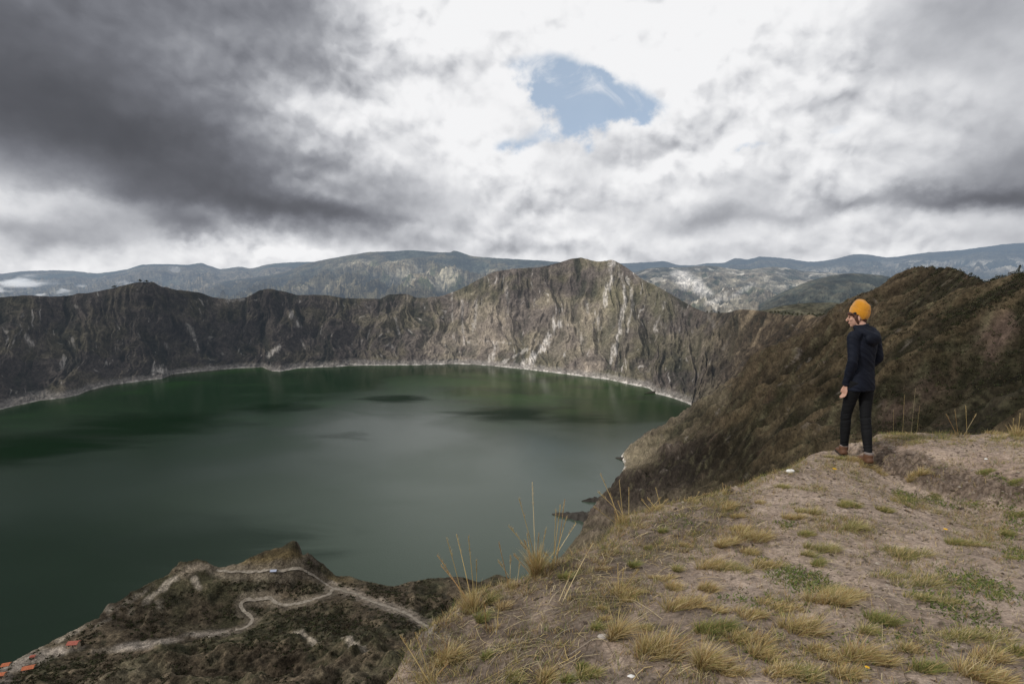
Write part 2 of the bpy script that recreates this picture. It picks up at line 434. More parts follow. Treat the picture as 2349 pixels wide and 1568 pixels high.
RIM_UV = [(-400, 705), (-260, 700), (0, 682), (60, 678), (120, 680), (200, 672), (245, 664), (290, 653), (322, 647), (345, 647), (370, 657), (420, 667), (455, 670), (490, 682), (530, 686), (570, 680),
          (595, 666), (612, 663), (650, 668), (690, 677), (740, 677), (800, 684), (870, 685), (895, 675), (930, 674), (960, 683), (1000, 681), (1050, 665), (1100, 640), (1140, 622), (1200, 615),
          (1240, 612), (1290, 600), (1318, 592), (1333, 591), (1350, 595), (1372, 600), (1405, 597), (1425, 606), (1470, 638), (1520, 664), (1570, 692), (1610, 713), (1630, 717), (1660, 717), (1700, 711),
          (1740, 713), (1800, 722), (1850, 726), (1880, 727), (1910, 722), (1950, 712), (2000, 692), (2050, 662), (2085, 648), (2110, 628), (2140, 616), (2165, 615), (2200, 622), (2240, 640), (2285, 652),
          (2300, 640), (2349, 630)]
RIM_Y = [(-400, 1750), (-260, 1800), (0, 1950), (200, 2100), (330, 2150), (500, 2330), (700, 2520), (900, 2640), (1100, 2640), (1330, 2560), (1410, 2480), (1500, 2320), (1610, 2020), (1700, 1720),
         (1800, 1440), (1880, 1220), (1950, 1000), (2050, 760), (2150, 560), (2240, 440), (2349, 340)]
RIM_TAIL = [(2440, 285, 225, 398), (2520, 260, 130, 400), (2600, 190, 60, 394), (2680, 120, 15, 386), (2740, 50, -12, 381), (2800, 6, -14, 380)]

def wall_curves(t):
    su = np.interp(t, SHN[:, 0], SHN[:, 1]); sv = np.interp(t, SHN[:, 0], SHN[:, 2])
    # ragged little bays along the waterline
    S = at_z(su, sv, 0.0)
    S = S + 0
    r = np.array(RIM_UV, float)
    rv = smooth_interp(np.minimum(t, 2349), r[:, 0], r[:, 1]); ry = interp(np.minimum(t, 2349), RIM_Y)
    Rm = at_y(np.minimum(t, 2349), rv, ry)
    T = np.array([(2349, *at_y(2349., 630., 340.))] + RIM_TAIL)
    k = t > 2349
    for c in range(3):
        Rm[..., c] = np.where(k, np.interp(t, T[:, 0], T[:, c + 1]), Rm[..., c])
    return S, Rm

def paint(u, v, blobs, seed=0, jag=0.6, sc=60.0):
    """soft patch mask from (centre, size, rotation) patches with ragged borders"""
    n = fbm(u / sc, v / sc, 4, seed)
    out = np.zeros(np.shape(u))
    for (a, b, ru, rv, amp, rot) in blobs:
        c, s = math.cos(rot), math.sin(rot)
        p = ((u - a) * c + (v - b) * s) / ru; q = ((v - b) * c - (u - a) * s) / rv
        out = np.maximum(out, amp * sstep(1.25, 0.35, np.sqrt(p * p + q * q) + n * jag))
    return out

def streak(u, v, lines, seed=0, jag=1.0, sc=22.0):
    out = np.zeros(np.shape(u))
    n = fbm(u / sc, v / (sc * 2.2), 4, seed); n2 = fbm(u / 9, v / 30, 3, seed + 9)
    for pts, w, amp in lines:
        box = np.array(pts); m = (u > box[:, 0].min() - 60) & (u < box[:, 0].max() + 60) & (v > box[:, 1].min() - 40) & (v < box[:, 1].max() + 40)
        if not m.any(): continue
        d = seg_dist(u[m], v[m], pts)
        out[m] = np.maximum(out[m], amp * sstep(1.15, 0.1, d / w + n[m] * jag * 1.5 + n2[m] * 1.3 + 0.15))
    return out

def lerp3(c, col, m):
    return c + (np.array(col) - c) * m[..., None]

def build_walls():
    ta = np.concatenate([np.arange(-400, 0, 4.0), np.arange(0, 1900, 1.45), np.arange(1900, 2500, 1.1), np.arange(2500, 2801, 3.0)])
    ns = 380
    q = np.linspace(0, 1, ns); s = 1 - (1 - q) ** 1.35
    back = np.array([1.01, 1.03, 1.07, 1.13, 1.22, 1.35])
    ss = np.concatenate([s, back])
    T, SS = np.meshgrid(ta, ss, indexing='ij')
    S, Rm = wall_curves(ta)
    # natural raggedness of the shoreline (outside the camera the same)
    arc = np.concatenate([[0], np.cumsum(np.linalg.norm(np.diff(0.5 * (S + Rm)[:, :2], axis=0), axis=1))])
    arcS = np.concatenate([[0], np.cumsum(np.linalg.norm(np.diff(S[:, :2], axis=0), axis=1))])
    A = arc[:, None] + 0 * SS
    PH = np.concatenate([[0], np.cumsum(np.diff(arc) / (85 - 30 * sstep(1700, 2300, ta[1:])))])
    dirv = S - Rm; hd = np.linalg.norm(dirv[:, :2], axis=1)
    dn = dirv[:, :2] / hd[:, None]
    sc = np.clip(SS, 0, 1)
    X = Rm[:, None, 0] + (1 - sc) * dirv[:, None, 0]
    Y = Rm[:, None, 1] + (1 - sc) * dirv[:, None, 1]
    zr = Rm[:, 2]
    conc = np.interp(ta, [-400, 1400, 1900, 2300, 2800], [0.50, 0.45, 0.20, 0.12, 0.3])[:, None]
    g = (1 - conc) * sc + conc * sc ** 2.2
    Z = zr[:, None] * g
    over = np.clip(SS - 1, 0, None)
    # outer flank
    X = X - dn[:, None, 0] * over * hd[:, None]; Y = Y - dn[:, None, 1] * over * hd[:, None]
    Z = Z - over * hd[:, None] * 0.55
    s_in = sc
    near = sstep(1700, 2300, T)
    # gullies run down the fall line: noise stretched along s
    wv = fbm(A / 160, s_in * 2.6, 4, 5)
    Aw = A + wv * 60 * (1 - 0.80 * near) + near * s_in * 60
    lenm = hd[:, None]
    g1 = ridged(Aw / 230, s_in * 0.9, 3, 1) ; g2 = ridged(PH[:, None] + (Aw - A) / 85 + 4, s_in * 1.2, 4, 21); g3 = ridged(Aw / 30, s_in * 5.0, 4, 41)
    g4 = fbm(A / 14, s_in * lenm / 18, 4, 61)
    env = (s_in + 0.02) ** 0.75 * np.clip((1 - s_in), 0, 1) ** 0.45 * 1.5
    envf = np.clip(s_in * 14, 0, 1)
    crest = np.clip((1 - s_in) * 10, 0.10 + .16 * (T < 1900), 1)
    disp = env * ((g1 - 0.5) * 95 * (1 - .25 * near) + (np.clip(g2, 0, 1) ** 1.6 - 0.4) * (38 + 34 * near)) + envf * crest * ((np.clip(g3, 0, 1) ** 1.5 - 0.45) * 14 * (1 - 0.25 * near)) + envf * np.clip((1 - s_in) * 30, 0.25, 1) * g4 * 3.2 * (1 - 0.3 * near)
    # closer to the viewer everything is finer
    dist = np.sqrt(X ** 2 + Y ** 2)
    disp = disp * np.clip(dist / 700, 0.10, 1) ** 0.9
    disp = np.where(SS > 1, disp * 0.3, disp)
    X = X + dn[:, None, 0] * disp * 0.55; Y = Y + dn[:, None, 1] * disp * 0.55; Z = Z + disp * 0.75
    # near ground: bumps at their own scale
    nearb = sstep(700, 250, dist) * (SS <= 1)
    Z = Z + nearb * (fbm(X / 38, Y / 38, 5, 71) * 7.5 + (ridged(X / 14, Y / 14, 4, 75) - .5) * 2.4) * np.clip((1 - s_in) * 8, 0.12, 1)
    Z = Z + sstep(1850, 2050, T) * (SS <= 1) * envf * np.clip((1 - s_in) * 9, 0.38, 1) * ((fbm(X / 24, Y / 24 + Z / 30, 5, 73)) * 7.5 + (ridged(X / 48 + 2, Y / 48, 4, 79) - .5) * 9)
    # keep the waterline, and a narrow beach shelf above it
    beach = np.clip(s_in / 0.02, 0, 1)
    Z = np.where(s_in < 0.02, np.maximum(Z * 0.4, 0.0) + s_in * 40 + fbm(A / 25, s_in * 40, 3, 77) * 0.8, Z)
    Z[:, 0] = -1.5
    sh = fbm(arcS / 40, 0 * arcS, 5, 81) * 9 * np.interp(ta, [0, 1700, 2200], [1, .8, .45])
    X[:, :24] += (dn[:, 0] * sh)[:, None] * np.linspace(1, 0, 24); Y[:, :24] += (dn[:, 1] * sh)[:, None] * np.linspace(1, 0, 24)
    P = np.stack([X, Y, Z], -1)
    u, v = project(P)
    # ---------------- colours
    brown = np.array([0.074, 0.062, 0.054]); olive = np.array([0.084, 0.074, 0.049]); tan = np.array([0.215, 0.180, 0.142]); pale = np.array([0.42, 0.39, 0.36]); dark = np.array([0.030, 0.030, 0.022])
    c = np.broadcast_to(brown, P.shape).copy()
    nA = fbm(X / 260, Y / 260 + Z / 160, 5, 101); nB = fbm(Aw / 45, s_in * 6, 5, 103)
    c = lerp3(c, olive, sstep(-0.15, 0.35, nA + nB * 0.5))
    # lighter dry grass and scree where gullies are ribbed
    c = lerp3(c, tan, 0.42 * sstep(0.58, 0.95, g2 * 0.6 + g3 * 0.5) * sstep(-.3, .3, nA))
    c = lerp3(c, dark, 0.85 * sstep(0.60, 0.30, g2 * .6 + g3 * .4))  # gully shade painted in as dark hollows
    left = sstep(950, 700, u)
    c = c * (1 - 0.42 * left[..., None])  # cloud shadow over the left wall, painted as a darker tone
    c = c * (1 + 0.22 * (sstep(0.0, 0.6, fbm(Aw / 18, s_in * 9, 4, 107)))[..., None])
    # broad sunlit areas painted as brighter grass, and green patches
    tm = paint(u, v, [(1100, 760, 95, 75, .75, 0), (1010, 790, 60, 45, .6, 0), (1290, 775, 90, 75, .55, .5), (1355, 735, 60, 40, .5, -.4), (1340, 845, 60, 16, .8, -.2), (530, 690, 45, 20, .45, 0), (1245, 700, 60, 60, .25, 0), (1380, 790, 40, 50, .35, .5)], 3)
    c = lerp3(c, tan * 1.05, tm * (0.45 + 0.55 * sstep(-.2, .4, nB)))
    gm = paint(u, v, [(1420, 700, 50, 90, .5, -.6), (1520, 700, 40, 60, .6, -.9), (1400, 775, 60, 60, .3, 0), (1490, 770, 40, 60, .35, .4), (1400, 860, 50, 14, .6, 0)], 5)
    c = lerp3(c, np.array([0.105, 0.098, 0.058]), gm * .8)
    # shade on the peak's flank and the left wall, painted dark
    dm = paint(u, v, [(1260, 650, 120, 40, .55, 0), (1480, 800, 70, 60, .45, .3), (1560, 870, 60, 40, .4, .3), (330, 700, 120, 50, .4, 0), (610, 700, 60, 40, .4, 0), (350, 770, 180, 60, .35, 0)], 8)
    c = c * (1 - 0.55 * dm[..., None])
    # pale landslide scars
    lines = [([(1405, 603), (1400, 650), (1392, 690)], 9, .75), ([(1418, 610), (1428, 650), (1436, 690), (1425, 735), (1412, 790), (1402, 832)], 7, .72), ([(1440, 640), (1452, 700), (1440, 760)], 4, .5),
             ([(1398, 640), (1390, 700)], 6, .6), ([(1280, 742), (1250, 790), (1222, 822), (1205, 846)], 13, 1.0), ([(1262, 770), (1225, 815), (1200, 838)], 9, .8), ([(1135, 790), (1130, 822)], 9, .7),
             ([(1060, 690), (1064, 790)], 4, .4), ([(1036, 660), (1040, 780)], 3, .35), ([(1094, 700), (1084, 760)], 4, .45), ([(1160, 645), (1166, 720)], 4, .3), ([(1250, 650), (1256, 690)], 5, .3),
             ([(1375, 700), (1372, 760)], 4, .4), ([(1530, 685), (1500, 760)], 4, .45), ([(1345, 690), (1350, 720)], 4, .4), ([(905, 730), (915, 765)], 5, .6), ([(672, 720), (682, 745)], 9, .65), ([(440, 755), (455, 800)], 5, .45),
             ([(430, 745), (448, 770)], 5, .45), ([(615, 815), (640, 795)], 6, .6), ([(545, 810), (552, 795)], 4, .6), ([(135, 845), (150, 820)], 8, .55), ([(60, 775), (75, 790)], 8, .55), ([(165, 775), (172, 795)], 7, .5),
             ([(365, 850), (385, 858)], 14, .85), ([(895, 790), (905, 800)], 5, .4), ([(870, 770), (890, 758)], 5, .4), ([(465, 880), (463, 868)], 3, .8), ([(382, 790), (392, 800)], 6, .4), ([(1325, 760), (1335, 780)], 7, .4),
             ([(1100, 780), (1200, 790)], 3, .3), ([(1155, 830), (1210, 800)], 4, .5), ([(1630, 730), (1640, 745)], 14, .25), ([(1660, 800), (1675, 770)], 5, .35), ([(520, 690), (560, 686)], 6, .5), ([(700, 800), (690, 780)], 4, .4)]
    c = lerp3(c, pale, streak(u, v, lines, 31) * 0.9 * (0.35 + .65 * sstep(-.25, .2, fbm(u / 5, v / 12, 4, 33))))
    # scattered small scars all over, drawn along the fall line
    sp = fbm(Aw / 13, s_in * 7, 4, 121); sp2 = fbm(X / 120, Y / 120, 3, 123)
    c = lerp3(c, pale * 0.75, 0.6 * sstep(0.36, 0.6, sp + sp2 * 0.35) * sstep(2150, 1900, T))
    # right-hand slopes: brown grass, ribs painted tan as if sunlit, hollows painted dark as shade
    rt = sstep(1560, 1750, u) * sstep(1250, 1350, T)
    fine = fbm(Aw / 9, s_in * 14, 5, 131)
    rc = np.broadcast_to(np.array([0.064, 0.048, 0.032]), P.shape).copy()
    rc = lerp3(rc, np.array([0.20, 0.155, 0.105]), sstep(0.60, 0.95, g2 * .55 + g3 * .35 + fine * .5) * 0.85)
    rc = lerp3(rc, np.array([0.056, 0.050, 0.028]), sstep(0.0, 0.5, fbm(X / 60, Y / 60, 4, 133)) * 0.4)
    rc = lerp3(rc, np.array([0.23, 0.18, 0.12]), .75 * sstep(.50, .80, ridged(Aw / 48 + 1.3, s_in * 1.1, 3, 135)) * sstep(-.25, .25, fbm(X / 90, Y / 90, 3, 137)) * sstep(2300, 2050, T))
    rc = lerp3(rc, np.array([0.026, 0.023, 0.016]), sstep(0.62, 0.32, g2 * .6 + g3 * .4 + fine * .2) * 0.9)
    c = c * (1 - rt[..., None]) + rc * rt[..., None]
    rib = g2 * .8 + g3 * .15 + fine * .10; q_ = np.percentile(rib[(T > 1850) & (T < 2400)], [12, 42, 66, 88])
    crestm = sstep(q_[2], q_[3], rib) * sstep(-.5, .1, fbm(X / 70, Y / 70, 4, 139)); hollow = sstep(q_[1], q_[0], rib)  # masks for the painted light on crests and shade in hollows
    rc = lerp3(rc, np.array([0.20, 0.158, 0.098]), crestm * .85)
    rc = lerp3(rc, np.array([0.020, 0.018, 0.012]), hollow * .95)
    midm = sstep(q_[0], q_[1], rib) * sstep(q_[3], q_[2], rib); rc = lerp3(rc, np.array([0.060, 0.046, 0.030]), midm * .6)
    # greenish-dark vegetation of the nearest hill, reddish bare patches
    nh = sstep(2060, 2240, T) * sstep(0.35, 0.65, s_in)
    hc = lerp3(np.broadcast_to(np.array([0.062, 0.054, 0.036]), P.shape).copy(), np.array([0.034, 0.033, 0.019]), sstep(-.2, .25, fbm(X / 18, Y / 18, 5, 141)))
    hc = lerp3(hc, np.array([0.135, 0.102, 0.075]), sstep(0.22, 0.5, fbm(X / 26 + 9, Y / 26, 5, 143)) * 0.85)
    hc = lerp3(hc, np.array([0.16, 0.12, 0.10]), paint(u, v, [(2290, 760, 50, 60, .9, 0.3), (2130, 890, 45, 35, .5, 0), (2070, 940, 50, 30, .6, 0), (2040, 960, 30, 25, .6, 0)], 9, 0.9, 40))
    hc = lerp3(hc, np.array([0.17, 0.135, 0.085]), crestm * .6); hc = lerp3(hc, np.array([0.018, 0.017, 0.011]), hollow * .7)  # rib light and hollow shade painted on the near hill too
    c = c * (1 - nh[..., None]) + hc * .8 * nh[..., None]
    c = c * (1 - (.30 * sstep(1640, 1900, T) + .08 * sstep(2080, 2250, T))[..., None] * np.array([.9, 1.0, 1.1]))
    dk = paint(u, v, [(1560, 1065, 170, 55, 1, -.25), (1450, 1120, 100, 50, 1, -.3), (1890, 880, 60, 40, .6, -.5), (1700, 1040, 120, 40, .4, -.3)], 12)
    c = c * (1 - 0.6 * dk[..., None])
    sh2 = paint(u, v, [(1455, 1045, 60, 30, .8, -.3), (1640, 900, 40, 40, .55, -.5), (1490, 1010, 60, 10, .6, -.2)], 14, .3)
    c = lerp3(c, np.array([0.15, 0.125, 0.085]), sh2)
    rk_ = sstep(.30, .5, fbm(X / 15, Y / 15 + Z / 20, 5, 163)) * sstep(1700, 1900, T) * sstep(-.2, .3, fbm(X / 90, Y / 90, 3, 165))
    c = lerp3(c, np.array([.19, .165, .145]), rk_ * .7)
    # drawn-down shore: bare grey band with a pale crust at the water
    zb = Z + fbm(A / 30, s_in * 30, 4, 151) * 5
    c = lerp3(c, np.array([0.17, 0.155, 0.14]), sstep(22, 9, zb) * 0.75 * sstep(2250, 1900, T))
    ring = sstep(6.5, 2.0, Z + fbm(A / 12, s_in * 60, 3, 153) * 4.0 + np.abs(fbm(A / 60, 0 * A, 4, 155)) * 16)
    c = lerp3(c, pale * 1.05, ring * np.where(u < 700, .5, .75) * sstep(2500, 2350, T) )
    bright = 1 + .72 * sstep(880, 1080, u) * sstep(1650, 1400, u) - .1 * sstep(300, 0, u)  # sunlit middle of the wall, lifted in the colour
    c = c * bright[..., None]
    c = lerp3(c, np.array([.10, .092, .055]), .5 * sstep(2000, 2100, T) * sstep(.1, .5, fbm(X / 9, Y / 9, 4, 159)))
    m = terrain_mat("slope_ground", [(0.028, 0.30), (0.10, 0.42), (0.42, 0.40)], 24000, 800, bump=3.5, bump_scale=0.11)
    # clods and tussock texture close by
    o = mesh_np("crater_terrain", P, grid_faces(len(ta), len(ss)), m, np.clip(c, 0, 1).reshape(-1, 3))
    tag(o, kind='structure')
    return P, ta, ss, hollow
WALL, WT, WS, WRIB = build_walls()

# ------------------------------------------------------------------ far hills
def crest_line(pts, y):
    p = np.array(pts, float); return p[:, 0], p[:, 1]

def build_range(name, pts, ycrest, yfront, zfront, amp, seed, base, colorf, nx=900, ny=110, jag=3.0, foot=None):
    us, vs = np.array(pts, float).T
    u = np.linspace(us[0], us[-1], nx)
    vc = smooth_interp(u, us, vs) - np.abs(fbm(u / 23, 0 * u, 4, seed)) * jag * 0.6 + fbm(u / 60, 0 * u, 4, seed + 2) * jag * 0.5
    q = np.concatenate([np.linspace(0, 1, ny), [1.05, 1.15, 1.4]])
    U, Q = np.meshgrid(u, q, indexing='ij')
    C = at_y(u, vc, ycrest)
    a = C[:, 0] / C[:, 1]
    zc = C[:, 2]
    Yv = yfront + (ycrest - yfront) * Q
    X = a[:, None] * Yv
    prof = np.where(Q <= 1, Q ** 1.25, 1 - (Q - 1) * 1.2)
    zf = zfront if foot is None else foot
    Z = zf + (zc[:, None] - zf) * prof
    env = np.clip(Q * 4, 0, 1) * np.clip((1 - Q) * 2.2, 0.0, 1)
    span = ycrest - yfront
    k = 1.0 / (span * 0.30)
    wx = fbm(X * k, Yv * k, 4, seed + 5) * 0.5
    rr = ridged(X * k * 1.3 + wx, Yv * k * 1.5 + wx, 7, seed + 7, 0.60)
    Z = Z + env * (rr - 0.62) * amp
    P = np.stack([X, Yv, Z], -1)
    pu, pv = project(P)
    c = colorf(P, pu, pv, rr, Q)
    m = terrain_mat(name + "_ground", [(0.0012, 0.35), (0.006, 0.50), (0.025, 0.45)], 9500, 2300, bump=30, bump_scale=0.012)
    o = mesh_np(name, P, grid_faces(nx, len(q)), m, np.clip(c, 0, 1).reshape(-1, 3))
    tag(o, kind='structure')
    return P

def fields(P, s, seed):
    """patchwork of small fields: hashed cells, warped"""
    x = P[..., 0] / (s * 1.7) + fbm(P[..., 0] / (s * 4), P[..., 1] / (s * 4), 3, seed) * 1.6
    y = P[..., 1] / (s * 1.2) + fbm(P[..., 0] / (s * 4), P[..., 1] / (s * 4), 3, seed + 1) * 1.6
    xi = np.floor(x).astype(int); yi = np.floor(y).astype(int)
    h = np.sin(xi * 127.1 + yi * 311.7 + seed) * 43758.5453
    return h - np.floor(h)

def col_left(P, u, v, rr, Q):
    c = lerp3(np.broadcast_to(np.array([.075, .085, .06]), P.shape).copy(), np.array([.20, .17, .12]), sstep(.4, .75, rr))
    c = lerp3(c, np.array([.34, .30, .22]), .8 * sstep(.0, .5, fbm(P[..., 0] / 700, P[..., 1] / 700, 4, 3)) * sstep(.7, .3, Q))
    return c * 1.0
def col_mid(P, u, v, rr, Q):
    c = lerp3(np.broadcast_to(np.array([.062, .068, .05]), P.shape).copy(), np.array([.14, .12, .075]), sstep(.45, .8, rr))
    f = fields(P, 90, 3); lit = paint(u, v, [(1000, 640, 160, 30, .9, .1), (900, 620, 100, 26, .7, .1), (840, 608, 80, 20, .5, 0), (700, 660, 120, 16, .3, 0), (1120, 640, 70, 22, .5, -.3)], 4, .5, 50)  # lit: sunlight on the slopes, painted into the field colours
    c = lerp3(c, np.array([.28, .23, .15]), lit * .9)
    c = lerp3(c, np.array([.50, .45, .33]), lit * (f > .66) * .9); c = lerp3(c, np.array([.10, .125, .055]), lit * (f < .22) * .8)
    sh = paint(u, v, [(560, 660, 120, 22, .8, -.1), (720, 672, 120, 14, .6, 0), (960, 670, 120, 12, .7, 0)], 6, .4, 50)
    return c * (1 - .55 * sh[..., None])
def col_back(P, u, v, rr, Q):
    c = lerp3(np.broadcast_to(np.array([.06, .07, .055]), P.shape).copy(), np.array([.11, .10, .07]), sstep(.45, .8, rr))
    f = fields(P, 160, 9); lit = paint(u, v, [(2100, 628, 160, 12, 1, -.05), (2300, 610, 120, 18, .8, 0), (2150, 605, 200, 10, .6, 0), (1900, 625, 100, 12, .5, 0)], 4, .6, 40)  # lit: sunlit strips painted pale into the colour
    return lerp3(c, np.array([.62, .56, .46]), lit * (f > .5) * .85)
def col_valley(P, u, v, rr, Q):
    c = lerp3(np.broadcast_to(np.array([.085, .085, .06]), P.shape).copy(), np.array([.20, .17, .125]), sstep(.45, .8, rr))
    f = fields(P, 55, 5); f2 = fields(P, 110, 15); n = fbm(P[..., 0] / 260, P[..., 1] / 260, 4, 8)
    c = lerp3(c, np.array([.62, .57, .48]), .85 * (f > .62) * sstep(-.15, .25, n))
    c = lerp3(c, np.array([.27, .24, .18]), .6 * (f2 > .6))
    c = lerp3(c, np.array([.04, .055, .03]), .75 * (f < .16) * sstep(.3, -.1, n))
    pit = paint(u, v, [(1570, 640, 28, 24, 1, .6), (1610, 668, 30, 12, .9, .3), (1560, 628, 26, 12, .9, 0), (1600, 655, 22, 16, 1, .8), (1640, 690, 30, 6, .6, -.3), (1700, 668, 40, 6, .5, -.5)], 4, .35, 25)
    c = lerp3(c, np.array([.72, .68, .62]), pit)
    return c
def col_dark(P, u, v, rr, Q):
    c = lerp3(np.broadcast_to(np.array([.045, .052, .042]), P.shape).copy(), np.array([.095, .09, .065]), sstep(.45, .85, rr))
    return c
def col_low(P, u, v, rr, Q):
    c = lerp3(np.broadcast_to(np.array([.085, .078, .052]), P.shape).copy(), np.array([.045, .045, .03]), sstep(.5, .8, rr))
    return c

LZ = -100
build_range("distant_hills", [(-420, 640), (-200, 632), (0, 628), (60, 622), (120, 620), (170, 622), (215, 627), (290, 618), (330, 607), (385, 606), (430, 607), (458, 604), (480, 610), (508, 617), (535, 614), (550, 612), (575, 615),
    (620, 606), (680, 601), (720, 600), (780, 610), (900, 620), (1000, 640)], 11500, 5500, LZ, 620, 301, None, col_left, foot=-150)
build_range("distant_hills", [(900, 600), (1000, 596), (1100, 592), (1200, 596), (1280, 601), (1340, 606), (1440, 603), (1480, 602), (1520, 599), (1560, 608), (1590, 609), (1620, 604), (1660, 602), (1690, 592), (1715, 595), (1745, 589), (1800, 593), (1860, 600),
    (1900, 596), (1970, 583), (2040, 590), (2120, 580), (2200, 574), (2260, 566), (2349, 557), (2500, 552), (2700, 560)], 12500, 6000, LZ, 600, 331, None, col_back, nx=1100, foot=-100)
build_range("distant_mountain", [(330, 720), (420, 680), (450, 664), (520, 645), (600, 634), (660, 622), (700, 606), (760, 592), (820, 583), (850, 578), (900, 577), (940, 574), (980, 577), (1030, 579), (1042, 575), (1056, 578), (1080, 586), (1150, 593), (1220, 597),
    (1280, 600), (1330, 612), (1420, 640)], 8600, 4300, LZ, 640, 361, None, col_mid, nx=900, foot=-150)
build_range("valley_hills", [(1380, 640), (1450, 626), (1500, 614), (1560, 613), (1620, 610), (1700, 618), (1780, 612), (1850, 622), (1920, 626), (2000, 632), (2100, 640), (2200, 640), (2300, 640), (2420, 640)], 7000, 3000, LZ, 330, 391, None, col_valley, nx=1100, ny=220, foot=-60)
build_range("valley_hills", [(1740, 700), (1790, 672), (1830, 655), (1870, 640), (1910, 632), (1960, 627), (2010, 630), (2060, 640), (2100, 662), (2180, 700)], 3900, 2700, LZ, 160, 421, None, col_dark, nx=500, ny=120, foot=40)
build_range("valley_hills", [(1640, 730), (1700, 718), (1750, 712), (1800, 700), (1850, 695), (1900, 694), (1960, 698), (2050, 710), (2140, 730)], 2300, 1750, LZ, 60, 451, None, col_low, nx=500, ny=80, foot=150)

# plain beneath and beyond everything
def build_ground():
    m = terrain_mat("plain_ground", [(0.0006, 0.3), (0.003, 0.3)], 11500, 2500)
    r = np.array([3300, 4500, 7000, 11000, 18000, 30000, 45000]); a = np.linspace(0, 2 * np.pi, 97)
    A, Rr = np.meshgrid(a, r, indexing='ij')
    P = np.stack([np.sin(A) * Rr, np.cos(A) * Rr + 900, -160 + 0 * A], -1)
    o = mesh_np("ground", P, grid_faces(97, 7), m, np.broadcast_to([.10, .10, .07], (P.shape[0] * P.shape[1], 3))); tag(o, kind='structure')
build_ground()
# ------------------------------------------------------------------ promontory terrace below (bottom left)
def P2(u, v, z):
    p = at_z(float(u), float(v), float(z)); return p
TER = [  # u, v, z : terrace surface
    (0, 1530, 92), (60, 1497, 92), (120, 1472, 92), (190, 1432, 94), (250, 1397, 96), (300, 1362, 98), (350, 1342, 101), (385, 1322, 104), (430, 1294, 108), (480, 1296, 104),
    (510, 1306, 99), (560, 1293, 102), (600, 1275, 106), (645, 1258, 109), (690, 1254, 109), (706, 1260, 107), (712, 1276, 101), (700, 1306, 85), (770, 1322, 78), (830, 1330, 72), (900, 1343, 62), (950, 1333, 64), (1000, 1327, 62), (1060, 1323, 60), (1093, 1333, 56),
    (620, 1312, 96), (560, 1312, 96), (500, 1312, 97), (740, 1335, 79), (765, 1350, 77), (850, 1385, 78), (900, 1395, 80), (990, 1440, 88), (1040, 1480, 96),
    (400, 1345, 97), (350, 1370, 94), (470, 1350, 92), (560, 1350, 86), (640, 1352, 82), (710, 1350, 82),
    (740, 1368, 80), (700, 1380, 78), (630, 1382, 77), (590, 1374, 78), (558, 1390, 76), (575, 1410, 74), (570, 1432, 73), (530, 1445, 74), (430, 1455, 77), (330, 1478, 84), (250, 1490, 88), (150, 1500, 90), (60, 1515, 92),
    (400, 1400, 84), (300, 1420, 88), (480, 1410, 79), (250, 1440, 90), (640, 1410, 74), (700, 1420, 77),
    (0, 1640, 96), (100, 1600, 102), (170, 1530, 94), (60, 1560, 96), (250, 1568, 106), (350, 1520, 94), (350, 1600, 114), (480, 1490, 84), (500, 1530, 98), (520, 1600, 116), (640, 1480, 88), (680, 1530, 102), (700, 1600, 122), (760, 1440, 82),
    (800, 1500, 100), (840, 1580, 122), (900, 1480, 98), (930, 1540, 116), (1050, 1600, 138), (1000, 1400, 74), (1060, 1360, 66), (640, 1700, 150), (300, 1750, 135), (0, 1800, 125), (900, 1700, 165), (-200, 1600, 100), (-300, 1800, 115),
]
TERW = np.array([P2(*t) for t in TER])
EXTRA = np.array([(-40, 60, 300), (20, 40, 335), (-200, 40, 270), (60, 90, 290), (60, 200, 220), (100, 300, 150), (90, 420, 90), (40, 470, 70), (-350, 60, 210), (-20, 160, 235), (-150, 150, 215)])
TERW = np.vstack([TERW, EXTRA])
ter_tps = TPS(TERW[:, :2], TERW[:, 2], 1e-5)
EDGE_UVZ = [(-420, 1720, 90), (-160, 1600, 90), (0, 1530, 92), (60, 1497, 92), (120, 1472, 92), (190, 1432, 94), (228, 1412, 95), (252, 1383, 97), (262, 1380, 98), (300, 1358, 98), (350, 1338, 101), (385, 1320, 104), (412, 1296, 107), (430, 1292, 108),
            (455, 1292, 106), (480, 1295, 104), (490, 1302, 100), (512, 1305, 98), (560, 1291, 102), (600, 1272, 106), (632, 1256, 109), (650, 1252, 110), (672, 1249, 110), (692, 1247, 110), (708, 1256, 108), (718, 1274, 101), (706, 1296, 91), (703, 1306, 84),
            (740, 1312, 80), (770, 1320, 78), (800, 1320, 75), (830, 1326, 74), (870, 1338, 66), (900, 1342, 62), (950, 1331, 64), (1000, 1324, 62), (1060, 1321, 60), (1096, 1333, 56), (1090, 1350, 52), (1140, 1350, 30)]
EDGE = [tuple(P2(*e)[:2]) for e in EDGE_UVZ] + [(130, 520), (240, 420), (300, 200), (300, 40), (60, -10), (-400, -40), (-700, 60)]
